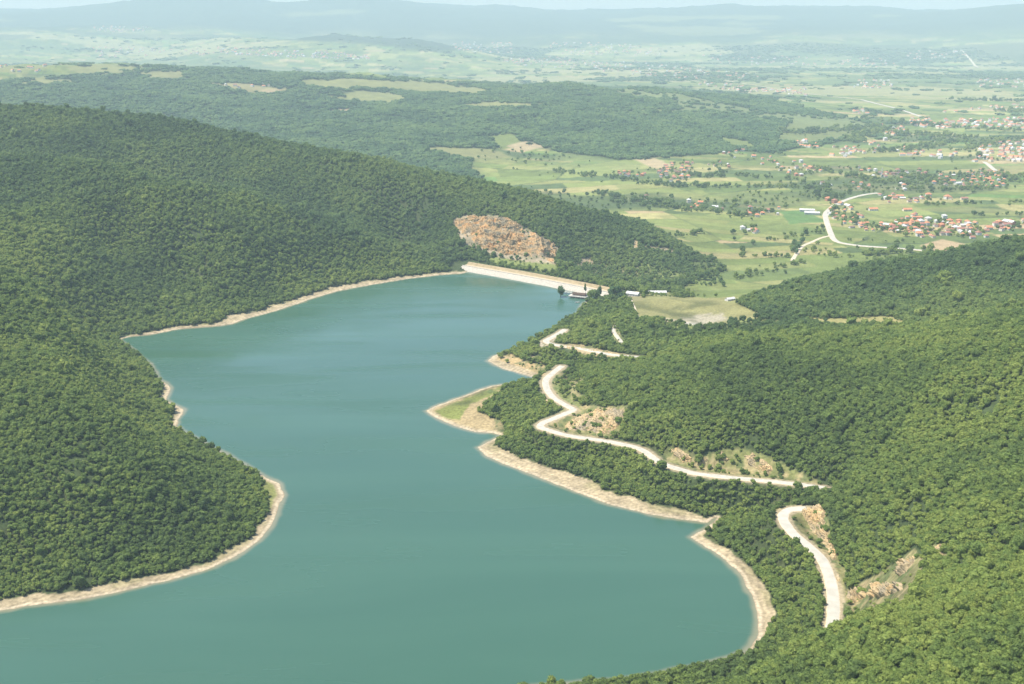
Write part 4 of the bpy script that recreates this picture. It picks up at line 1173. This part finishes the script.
x, y = lattice(-3600, 2600, 2900, 7600, 17, 91); m = keep_in(x, y, 2480, 7600, 0.03); x, y = x[m], y[m]
pl = samp(plateau, x, y); sp = np.ones(len(x))
for mm in SPOTS: sp *= 1 - samp(mm, x, y)
slopes = (samp(valley, x, y) < 0.5)
g = np.random.default_rng(12)
m = (g.uniform(0, 1, len(x)) < np.maximum(pl, 1.0 * slopes) * sp * 0.93); x, y = x[m], y[m]
dia = 24 * np.exp(g.normal(0, 0.18, len(x)))
CL = [np.stack([x, y, dia, dia * 0.9 * g.uniform(0.7, 1.3, len(x))], 1)]
x, y = lattice(-5200, 5200, 4200, 14000, 62, 92); m = keep_in(x, y, 4300, 14000, 0.03); x, y = x[m], y[m]
pf = samp(valley, x, y) * np.clip(0.5 * samp(scrub, x, y) + 0.9 * samp(farw, x, y) + 0.04, 0, 1) * (1 - samp(plateau, x, y)) * (samp(mtn, x, y) < 0.5)
m = g.uniform(0, 1, len(x)) < pf; x, y = x[m], y[m]; dia = 40 * np.exp(g.normal(0, 0.3, len(x)))
CL.append(np.stack([x, y, dia, dia * 0.5], 1))
CL = np.concatenate(CL)
bank = []
for k in range(3):
    me = np_mesh('far_clump', *clump_geo(60 + k), M_LEAFD)
    bank.append(bpy.data.objects.new('far_clump', me))      # geometry source only, never linked to the scene
tag(scatter('distant_woods', CL, bank, 3, 6), 'bluish far-off woods on the plateau and plain beyond the valley', 'woods', kind='stuff')
print('clumps', len(CL), round(time.time() - T0, 1))

# ----------------------------------------------------------------- dam
ax = np.array([DA[0], DA[1]]); bx2 = np.array([DB[0], DB[1]])
tdir = (bx2 - ax) / np.linalg.norm(bx2 - ax); LEN = float(np.linalg.norm(bx2 - ax))
dam = empty('dam', (ax[0], ax[1], 0), math.atan2(tdir[1], tdir[0]))
tag(dam, 'long pale stone-faced embankment dam closing the far end of the lake', 'dam')
# local frame: +x along the crest, -y towards the lake


def strip(name, prof, mat, mats_i=0, x0=-14, x1=None, step=4.0, jag=0.0, sd_=1):
    x1 = LEN + 6 if x1 is None else x1
    xs = np.arange(x0, x1 + step, step); V = []; n = len(prof)
    pr = []
    for i in range(n - 1):
        (y0, z0), (y1, z1) = prof[i], prof[i + 1]; k = max(1, int(np.hypot(y1 - y0, z1 - z0) / step))
        pr += [(y0 + (y1 - y0) * t / k, z0 + (z1 - z0) * t / k) for t in range(k)]
    pr.append(prof[-1]); pr = np.array(pr)
    gx, gy = np.meshgrid(xs, pr[:, 0]); gz = np.repeat(pr[:, 1][:, None], len(xs), 1)
    gz = gz + jag * fbm(gx, gy, 9, 3, sd_) * (np.arange(len(pr))[:, None] > 0)
    sag = -3.0 * np.sin(np.clip(gx / LEN, 0, 1) * math.pi)          # a slight bow towards the valley
    V = np.stack([gx, gy - sag, gz], -1).reshape(-1, 3); I = np.arange(gx.size).reshape(gx.shape)
    f = np.stack([I[:-1, :-1], I[1:, :-1], I[1:, 1:], I[:-1, 1:]], -1).reshape(-1, 4)
    return link(name, np_mesh(name, V, f[:, ::-1], mat), dam)


strip('upstream_face', [(-3.0, 5.6), (-24, -3.5)], M_RIP, jag=0.35, sd_=3)
strip('crest_road', [(7, 5.72), (-3.0, 5.72)], M_CREST)
strip('bank', [(15, 8.8), (11, 9.0), (7.0, 5.7)], M_BANK, jag=0.25, sd_=7)
strip('downstream_face', [(95, -30), (15.0, 8.8)], M_DAMGR, jag=0.6, sd_=5)
def rail(name, y, z0, z1, th, mat):
    return strip(name, [(y + th, z0), (y + th, z1), (y, z1), (y, z0)], mat)
rail('parapet', -3.2, 5.3, 6.6, 0.5, M_CONC)
# road from the dam's end down to the landing
draped('lake_road', [(600, 288.5), (605, 291), (606, 294), (605, 298), (603, 302)], 3.0, [M_ASPH, M_GRAVEL], 0.9, 4, d0=1400)


def frame_at(px, py, z):
    x, y = at_z(px, py, z); return float(x), float(y)


# intake platform by the dam: deck on piers with a dark roof, reached by a footbridge
px_, py_ = frame_at(579, 296.5, 1.0)
ip = empty('intake_platform', (px_, py_, 0), R(-24)); tag(ip, 'pale intake platform on piers with a dark brown roof, standing in water by the dam', 'platform')
m = MB(); m.box(-14, 14, -9, 7, 2.0, 3.0); m.build('deck', M_CONC, ip)
m = MB(); m.box(-9, 10, -4, 4, 3.0, 5.4); m.build('wall', M_BROWN, ip)
m = MB(); m.hexa([(-11, -5.5, 5.5), (12, -5.5, 5.5), (12, 5.5, 5.5), (-11, 5.5, 5.5), (-9, -0.6, 7.0), (10, -0.6, 7.0), (10, 0.6, 7.0), (-9, 0.6, 7.0)]); m.build('roof', M_DARKW, ip)
for a in (-10, -3, 4, 11):
    for b in (-6, 5):
        m = MB(); m.cyl(a, b, -6, 2.2, 0.5, 0.45); m.build('pier', M_CONC, ip)
for b in (-6.8, 5.8):
    m = MB()
    for a in np.arange(-11.5, 13, 2.4): m.box(a - .07, a + .07, b - .07, b + .07, 3.0, 4.1)
    m.box(-11.5, 12.7, b - .09, b + .09, 4.05, 4.2); m.build('railing', M_WHITE, ip)
px2, py2 = frame_at(567, 292.5, 2.0)
fb = empty('footbridge', (px2, py2, 0), R(-28)); tag(fb, 'narrow white footbridge leading from the dam to the intake platform', 'bridge')
m = MB(); m.box(-12, 8, -1.9, 1.9, 2.5, 3.1); m.build('deck', M_CONC, fb)
for b in (-1.75, 1.75):
    m = MB(); m.box(-11, 8, b - .06, b + .06, 3.9, 4.05)
    for a in np.arange(-11, 8.1, 1.9): m.box(a - .05, a + .05, b - .05, b + .05, 3.0, 3.9)
    m.build('railing', M_WHITE, fb)
for a in (-8, -1, 6):
    m = MB(); m.cyl(a, 0, -6, 2.6, 0.4, 0.35); m.build('pier', M_CONC, fb)
# floating jetty and boat
px3, py3 = frame_at(577.5, 302.3, 0.3)
bt = empty('rowing_boat', (px3, py3, 0.0), R(12)); tag(bt, 'small white boat moored below the intake platform', 'boat')
n = 13; V = []; 
for i in range(n):
    t = i / (n - 1); w = 1.3 * (1 - abs(2 * t - 0.85) ** 2.6 * 0.75) if t < 0.98 else 0.12; w = max(w, 0.1); xx = (t - 0.5) * 7.5; up = 0.35 * (2 * t - 1) ** 2
    V += [(xx, -w, 0.75 + up), (xx, -w * .7, -0.1), (xx, w * .7, -0.1), (xx, w, 0.75 + up), (xx, w * .85, 0.72 + up), (xx, w * .6, 0.15), (xx, -w * .6, 0.15), (xx, -w * .85, 0.72 + up)]
f = [(i * 8 + j, i * 8 + (j + 1) % 8, (i + 1) * 8 + (j + 1) % 8, (i + 1) * 8 + j) for i in range(n - 1) for j in range(8)]
link('hull', np_mesh('hull', V, f + [(0, 1, 2, 3), (3, 4, 5, 6)], M_WHITE), bt)
for xx in (-1.6, 0.9):
    m = MB(); m.box(xx, xx + .4, -.95, .95, .5, .58); m.build('bench_seat', M_DARKW, bt)
# ----------------------------------------------------------------- conspicuous single trees near the dam and in the meadows
def lone(name, px, py, z, dia, h, label, leaf, seed, lobes=10, tall=1.0, group=None, hitd=None, lobe_r=(0.2, 0.32)):
    if z is None:
        x, y, z = hit([px], [py], hitd or 1000, 9000); x, y, z = float(x[0]), float(y[0]), float(z[0])
    else:
        x, y = frame_at(px, py, z)
    t = empty(name, (x, y, z)); t.rotation_euler = (0, 0, seed); t.scale = (dia, dia, h)
    link('crown', np_mesh('crown', *crown_geo(seed, lobes, 240, 1.0, lobe_r), leaf), t); link('trunk', TRUNK, t)
    return tag(t, label, 'tree', group)


lone('flooded_tree', 560.5, 297, 0.2, 13, 16, 'round dark tree standing in the water at the footbridge end', M_LEAFD, 201, 14)
lone('cypress_tree', 585.3, 292.5, 2.5, 4, 13, 'thin dark cypress against the pale dam face behind the platform', M_LEAFD, 202, 14, lobe_r=(0.22, 0.3))
lone('poplar_tree', 599.5, 296, 5, 7, 16, 'slim dark tree at the right end of the dam crest, left of the white road', M_LEAFD, 203, 14)
for k, (a, b, lab, c) in enumerate([(591, 300, 'tall green tree nearest the intake platform, on the shore', 14), (596, 301, 'tall green tree between the shore tree and the white road end', 15), (588, 305, 'leafy tree at the shore just above the white boat', 11),
                                    (612, 297, 'tall dark tree just right of the white road end', 15), (617, 295, 'broad dark tree midway from the road end to the white gabled building', 14), (620, 300, 'green tree beside the white gabled building on its dam side', 10)]):
    lone('shore_tree', a, b, None, c * 0.85, c, lab, M_LEAF if k < 3 else M_LEAFD, 210 + k, 12, hitd=1300)
for k, (a, b, s, lab) in enumerate([(742, 252, 13, 'lone dark round tree in the tan meadow right of the quarry hill toe'), (733, 234, 11, 'single tree left of the isolated orange-roofed farm in the meadow'), (753, 245, 10, 'small bright tree in the meadow below the isolated farm'),
                                    (974, 215, 12, 'lone tree in the yellow strips beyond the roadside village'), (755, 203, 9, 'lone round bush in the wide pale field left of the winding road')]):
    lone('field_tree', a, b, None, s, s, lab, M_LEAFD, 230 + k, 10, hitd=1700)
for k, (a, b, s) in enumerate([(795, 246, 12), (799, 247, 11), (797, 250, 12), (793, 252, 11), (802, 243, 11), (796, 254, 9)]):
    lone('track_side_tree', a, b, None, s, s * 1.1, 'dark tree of the clump beside the pale dirt track', M_LEAFD, 240 + k, 10, group='clump of trees beside the dirt track', hitd=1700)

# ----------------------------------------------------------------- houses
HOUSE_M = {}


def house_meshes(kind):
    """walls, roof and chimney of a few village house types, about 10 m long"""
    if kind in HOUSE_M: return HOUSE_M[kind]
    l, w, h, rh, hip = {'hip': (10, 9, 5.6, 3.0, 3.5), 'gable': (12, 8.5, 4.2, 3.2, 0), 'tall': (10, 10, 7.6, 2.8, 4.0), 'low': (16, 8, 3.4, 2.4, 0), 'long': (34, 11, 4.2, 2.6, 0), 'barn': (22, 11, 4.6, 3.0, 0)}[kind]
    a, b, o = l / 2, w / 2, 0.6
    wl = MB(); wl.box(-a, a, -b, b, -1.5, h)
    if hip == 0:
        for s in (-1, 1): wl.poly([(s * (a - 0.01), -b, h), (s * (a - 0.01), b, h), (s * (a - 0.01), 0, h + rh * 0.93)][::s])
    # openings: dark panes and a door set a little proud of the wall
    nwin = max(2, int(l / 3))
    for side in (-1, 1):
        for fl in range(2 if h > 5 else 1):
            for k in range(nwin):
                cx = -a + l * (k + 0.5) / nwin; z = 1.0 + fl * 2.8; yy = side * (b + 0.012)
                p = [(cx - .6, yy, z), (cx + .6, yy, z), (cx + .6, yy, z + 1.3), (cx - .6, yy, z + 1.3)]
                wl.poly(p if side < 0 else p[::-1], 1)
    rf = MB(); A, B = a + o, b + o; r = A - hip if hip else A; z0, z1 = h - 0.15, h + rh
    e = [(-A, -B, z0), (A, -B, z0), (A, B, z0), (-A, B, z0)]; e2 = [(x, y, z + 0.25) for x, y, z in e]
    t = [(-r, 0, z1 + .25), (r, 0, z1 + .25)]; tb = [(-r, 0, z1), (r, 0, z1)]
    rf.poly([e2[0], e2[1], t[1], t[0]]); rf.poly([e2[2], e2[3], t[0], t[1]]); rf.poly([e[1], e[0], tb[0], tb[1]]); rf.poly([e[3], e[2], tb[1], tb[0]])
    if hip: rf.poly([e2[1], e2[2], t[1]]); rf.poly([e2[3], e2[0], t[0]])
    for i in range(4):
        j = (i + 1) % 4
        if hip or i in (0, 2): rf.poly([e[i], e[j], e2[j], e2[i]])
    if not hip:
        for s, i, j in ((0, 3, 0), (1, 1, 2)): rf.poly([e[i], tb[s], t[s], e2[i]]); rf.poly([tb[s], e[j], e2[j], t[s]])
    ch = MB(); ch.box(l * .18, l * .18 + .8, -1.9, -1.1, h + rh * .3, h + rh + 0.9); 
    HOUSE_M[kind] = (wl.mesh('wall', [M_WHITE, M_GLASS]), rf.mesh('roof', M_ORANGE), ch.mesh('chimney', M_BRICK), (wl, rf))
    return HOUSE_M[kind]


def set_mat(o, m):
    o.material_slots[0].link = 'OBJECT'; o.material_slots[0].material = m


ROOFS = {'orange': M_ORANGE, 'red': M_RED, 'brown': M_BROWN, 'pale': M_TIN}
WALLS = {'white': M_WHITE, 'cream': M_CREAM, 'bare brick': M_BRICK}


def make_house(name, x, y, z, rz, kind, roof, wall, label, group=None, cat='house', s=1.0, parts=True):
    wm, rm, cm, _ = house_meshes(kind)
    t = empty(name, (x, y, z), rz); t.scale = (s, s, s)
    w = link('wall', wm, t); set_mat(w, WALLS[wall])
    r = link('roof', rm, t); set_mat(r, ROOFS[roof])
    if kind in ('hip', 'tall', 'gable') and parts: link('chimney', cm, r)
    return tag(t, label, cat, group)


def hp(px, py, d0=1700):
    x, y, z = hit([px], [py], d0, 12000); return float(x[0]), float(y[0]), float(z[0])


# single buildings one can point to
for a, b, d0, kind, roof, wall, rz, s, lab, nm, cat in [
    (633, 295.8, 1300, 'barn', 'pale', 'white', -0.5, 0.85, 'white gabled building at the dam-side corner of the meadow', 'gabled_building', 'building'),
    (657, 294.2, 1300, 'long', 'pale', 'white', 0.0, 0.85, 'long low white building with a pale roof behind the meadow', 'long_shed', 'building'),
    (730, 300.5, 1300, 'barn', 'pale', 'white', 0.5, 0.6, 'small white building at the far right edge of the meadow', 'white_shed', 'building'),
    (807, 211.5, 1700, 'long', 'pale', 'white', -0.25, 1.0, 'upper white shed of the pair left of the winding pale road', 'long_shed', 'shed'),
    (812, 214.3, 1700, 'long', 'pale', 'white', -0.25, 1.0, 'lower white shed of the pair left of the winding pale road', 'long_shed', 'shed'),
    (873, 210.5, 1700, 'low', 'orange', 'white', 0.1, 1.25, 'lone low orange-roofed house in the green field, nearer the winding road', 'farmhouse', 'house'),
    (907, 211, 1700, 'low', 'orange', 'cream', 0.1, 1.25, 'lone orange-roofed house in the green field, farther from the winding road', 'farmhouse', 'house'),
    (949, 182, 2200, 'long', 'orange', 'white', 0.15, 1.0, 'very large bright orange roof in the middle of the hamlet above the yellow strips', 'village_hall', 'building'),
    (958, 184.5, 2200, 'barn', 'pale', 'white', 0.5, 1.0, 'white sheet-roofed barn just below the very large orange roof', 'barn', 'barn'),
    (947, 199, 1900, 'hip', 'orange', 'white', 0.3, 1.3, 'pale yellowish house standing apart below the orange-roofed hamlet', 'farmhouse', 'house'),
    (950, 199.3, 1900, 'gable', 'orange', 'cream', 1.2, 1.1, 'low orange-roofed wing beside the pale yellowish house', 'farmhouse', 'house'),
    (964, 199.5, 1900, 'low', 'red', 'cream', 0.1, 1.1, 'long reddish-roofed house right of the pale yellowish one', 'farmhouse', 'house'),
    (885, 140.5, 2800, 'tall', 'pale', 'white', 0.2, 1.2, 'bright white tall house against dark trees below the long straight road', 'villa', 'house'),
    (646, 198, 1800, 'hip', 'brown', 'cream', 0.2, 1.1, 'lone brown-roofed house in the hedge left of the pale field', 'farmhouse', 'house'),
    (801, 162.5, 2200, 'tall', 'pale', 'white', 0.3, 1.0, 'tall white villa standing above a row of orange roofs', 'villa', 'house'),
    (883, 176, 2200, 'hip', 'red', 'white', 0.0, 0.9, 'small house beside the slim white minaret', 'farmhouse', 'house'),
    (976, 247, 1700, 'hip', 'orange', 'white', 0.0, 0.0, '', '', '')]:
    if s == 0: continue
    x, y, z = hp(a, b, d0); make_house(nm, x, y, z, rz, kind, roof, wall, lab, None, cat, s)
# slim white minaret
x, y, z = hp(881.5, 177.5, 2200)
mn = empty('minaret', (x, y, z)); tag(mn, 'slim white minaret rising above the scattered houses in the middle valley', 'minaret')
m = MB(); m.box(-2, 2, -2, 2, -1, 5); m.build('base', M_WHITE, mn)
m = MB(); m.cyl(0, 0, 5, 23, 1.3, 1.1, 12); m.build('shaft', M_WHITE, mn)
m = MB(); m.cyl(0, 0, 16.5, 17.6, 1.3, 2.0, 12); m.build('balcony', M_CONC, mn)
m = MB(); m.cyl(0, 0, 23, 29, 1.25, 0.05, 12); m.build('spire', M_TIN, mn)

FAR_H = [([(796, 139), (822, 144), (822, 149), (798, 147)], 16), ([(830, 147), (845, 148), (880, 140), (882, 152), (845, 157), (828, 156)], 22), ([(973, 150), (1000, 142), (1030, 140), (1030, 162), (975, 162)], 62), ([(906, 118), (930, 118), (965, 120), (1030, 118), (1030, 130), (985, 128), (940, 129), (908, 127)], 120),
         ([(880, 126), (900, 124), (905, 132), (885, 138)], 12), ([(855, 106), (872, 114), (865, 118), (850, 112)], 10), ([(700, 82), (760, 88), (800, 92), (810, 96), (740, 92), (700, 86)], 45), ([(780, 86), (812, 88), (812, 98), (782, 96)], 12), ([(852, 80), (892, 80), (892, 89), (852, 88)], 30), ([(977, 80), (1030, 80), (1030, 88), (977, 88)], 35),
         ([(590, 64), (640, 62), (700, 70), (760, 76), (760, 80), (690, 80), (600, 72)], 130), ([(500, 60), (560, 56), (600, 62), (600, 70), (520, 66)], 90), ([(542, 43), (600, 42), (662, 48), (662, 56), (560, 55)], 90), ([(215, 47), (270, 50), (330, 52), (375, 57), (370, 60), (300, 58), (220, 55)], 130), ([(90, 48), (135, 47), (215, 49), (215, 55), (100, 58)], 60),
         ([(450, 42), (512, 43), (512, 55), (455, 52)], 60), ([(90, 27), (150, 27), (150, 32), (95, 33)], 40), ([(0, 66), (50, 66), (50, 72), (0, 73)], 10), ([(220, 85), (280, 84), (280, 88), (222, 88)], 7), ([(830, 60), (880, 58), (900, 66), (850, 70)], 40), ([(940, 110), (1024, 104), (1024, 108), (945, 113)], 12), ([(700, 55), (830, 58), (830, 66), (720, 64)], 50), ([(900, 52), (960, 50), (975, 58), (910, 60)], 30), ([(895, 150), (905, 148), (960, 152), (945, 160), (900, 158)], 18)]


gh = np.random.default_rng(41); nh = 0; seen_l = {}
for ci_, (poly, n, where, rw) in enumerate(CL_H):
    pc = np.array(poly, float); pc = (pc - pc.mean(0)) * (1.12, 1.3) + pc.mean(0)
    q = fill(pc, n, 400 + ci_, (4.4, 1.3)); x, y, z = hit(q[:, 0], q[:, 1], 1700, 9000)
    base = gh.uniform(-0.4, 0.4); xm = q[:, 0]
    for k in range(len(q)):
        roof = gh.choice(['orange', 'red', 'brown', 'pale'], p=rw); wall = gh.choice(['white', 'cream', 'bare brick'], p=(0.45, 0.37, 0.18))
        kind = gh.choice(['hip', 'gable', 'tall', 'low', 'barn'], p=(0.38, 0.26, 0.16, 0.14, 0.06))
        f = (xm[k] - xm.min()) / max(1e-3, np.ptp(xm))
        side = 'left end' if f < 0.34 else ('right end' if f > 0.66 else 'middle part')
        size = {'hip': 'square', 'gable': 'gabled', 'tall': 'two-storey', 'low': 'low', 'barn': 'barn-like'}[kind]
        roofn = {'orange': 'orange-roofed', 'red': 'red-roofed', 'brown': 'brown-roofed', 'pale': 'pale-roofed'}[roof]
        lab = f'{size} {roofn} {wall} house {where}, {side}'
        if len(lab.replace('-', ' ').split()) > 17 or len(lab.split()) > 16: print('LONG', lab)
        make_house('village_house', x[k], y[k], z[k], base + gh.choice([0, math.pi / 2]) + gh.normal(0, 0.12), kind, roof, wall, lab, f'village houses {where}', 'house', 1.0 * math.exp(gh.normal(-0.14, 0.16)))
        nh += 1
print('houses', nh, round(time.time() - T0, 1))

# far settlements: one mass of small houses
V = []; Fq = []; MI = []; 
mats = [M_WHITE, M_CREAM, M_ORANGE, M_RED, M_TIN]
for ci_, (poly, n) in enumerate(FAR_H):
    q = fill(poly, n, 600 + ci_, (2.0, 0.35)); x, y, z = hit(q[:, 0], q[:, 1], 2200, 17000)
    for k in range(len(q)):
        if not np.isfinite(x[k]): continue
        d = math.hypot(x[k], y[k]); s = 1.15 + 0.22 * max(0, d - 5000) / 3000
        l, w, h, rh = 11 * s * gh.uniform(.8, 1.5), 9 * s, 5.5 * s * gh.uniform(.7, 1.2), 3 * s
        a = gh.uniform(0, 3.14); ca, sa_ = math.cos(a), math.sin(a); wm = int(gh.uniform() < 0.7); rm = int(gh.choice([2, 3, 4], p=(0.6, 0.25, 0.15)))
        b = len(V)
        for lx, ly, lz in [(-l / 2, -w / 2, -2), (l / 2, -w / 2, -2), (l / 2, w / 2, -2), (-l / 2, w / 2, -2), (-l / 2, -w / 2, h), (l / 2, -w / 2, h), (l / 2, w / 2, h), (-l / 2, w / 2, h), (-l * .45, 0, h + rh), (l * .45, 0, h + rh)]:
            V.append((x[k] + lx * ca - ly * sa_, y[k] + lx * sa_ + ly * ca, z[k] + lz))
        for f, mi in (((0, 1, 5, 4), wm), ((1, 2, 6, 5), wm), ((2, 3, 7, 6), wm), ((3, 0, 4, 7), wm), ((4, 5, 9, 8), rm), ((6, 7, 8, 9), rm), ((5, 6, 9, 9), rm), ((7, 4, 8, 8), rm)):
            f = list(dict.fromkeys(f)); Fq.append([b + i for i in f]); MI.append(mi)
me = bpy.data.meshes.new('distant_houses'); me.from_pydata(V, [], Fq)
for m_ in mats: me.materials.append(m_)
me.polygons.foreach_set('material_index', MI); me.update()
tag(link('distant_houses', me), 'hundreds of tiny red and white roofs of villages strewn over the hazy far plain', 'villages', kind='stuff')

# ----------------------------------------------------------------- haze
hz = MB(); hz.box(-14500, 14500, -1500, 22800, ZZ.min() - 6, ZZ.max() + 40)
M_HAZE = bpy.data.materials.new('haze'); M_HAZE.use_nodes = True
nt_ = M_HAZE.node_tree; nt_.nodes.remove(nt_.nodes['Principled BSDF'])
pv = nd(nt_, 'ShaderNodeVolumePrincipled'); pv.inputs['Color'].default_value = (0.62, 0.79, 0.86, 1); pv.inputs['Density'].default_value = 0.74e-4; pv.inputs['Anisotropy'].default_value = 0.0
nt_.links.new(pv.outputs[0], nt_.nodes['Material Output'].inputs['Volume'])
o = hz.build('haze', M_HAZE); tag(o, 'pale summer haze filling the air over lake and plain', 'haze', kind='stuff')

# ----------------------------------------------------------------- light, sky, camera
SUN_EL, SUN_AZ = R(64), R(-93)           # bearing from +Y (view direction), negative = left
S = Vector((math.sin(SUN_AZ) * math.cos(SUN_EL), math.cos(SUN_AZ) * math.cos(SUN_EL), math.sin(SUN_EL)))
sl = bpy.data.lights.new('sun', 'SUN'); sl.energy = 4.2; sl.angle = R(0.53); sl.color = (1.0, 0.93, 0.80)
so = bpy.data.objects.new('sun', sl); COL.objects.link(so); so.rotation_euler = S.to_track_quat('Z', 'Y').to_euler()
wd = bpy.data.worlds.new('World'); SC.world = wd; wd.use_nodes = True
wn_ = wd.node_tree; bg = wn_.nodes['Background']
sk = wn_.nodes.new('ShaderNodeTexSky'); sk.sky_type = 'NISHITA'; sk.sun_disc = False; sk.sun_elevation = SUN_EL; sk.sun_rotation = SUN_AZ
sk.altitude = 600; sk.air_density = 1.0; sk.dust_density = 2.5; sk.ozone_density = 1.0
wn_.links.new(sk.outputs[0], bg.inputs['Color']); bg.inputs['Strength'].default_value = 0.145
cam = bpy.data.cameras.new('camera'); cam.sensor_width = 36; cam.lens = F / W * 36; cam.clip_start = 1; cam.clip_end = 80000
co = bpy.data.objects.new('camera', cam); COL.objects.link(co); co.location = (0, 0, HC); co.rotation_euler = (math.pi / 2 - PITCH, 0, 0)
SC.camera = co
SC.render.engine = 'CYCLES'
cy = SC.cycles
cy.volume_bounces = 1; cy.max_bounces = 6; cy.diffuse_bounces = 3; cy.glossy_bounces = 2; cy.transmission_bounces = 2; cy.transparent_max_bounces = 4
cy.use_denoising = True
cy.use_light_tree = False
vs = SC.view_settings; vs.view_transform = 'Standard'; vs.look = 'None'; vs.exposure = 0.90; vs.gamma = 1.0
print('script done', round(time.time() - T0, 1))
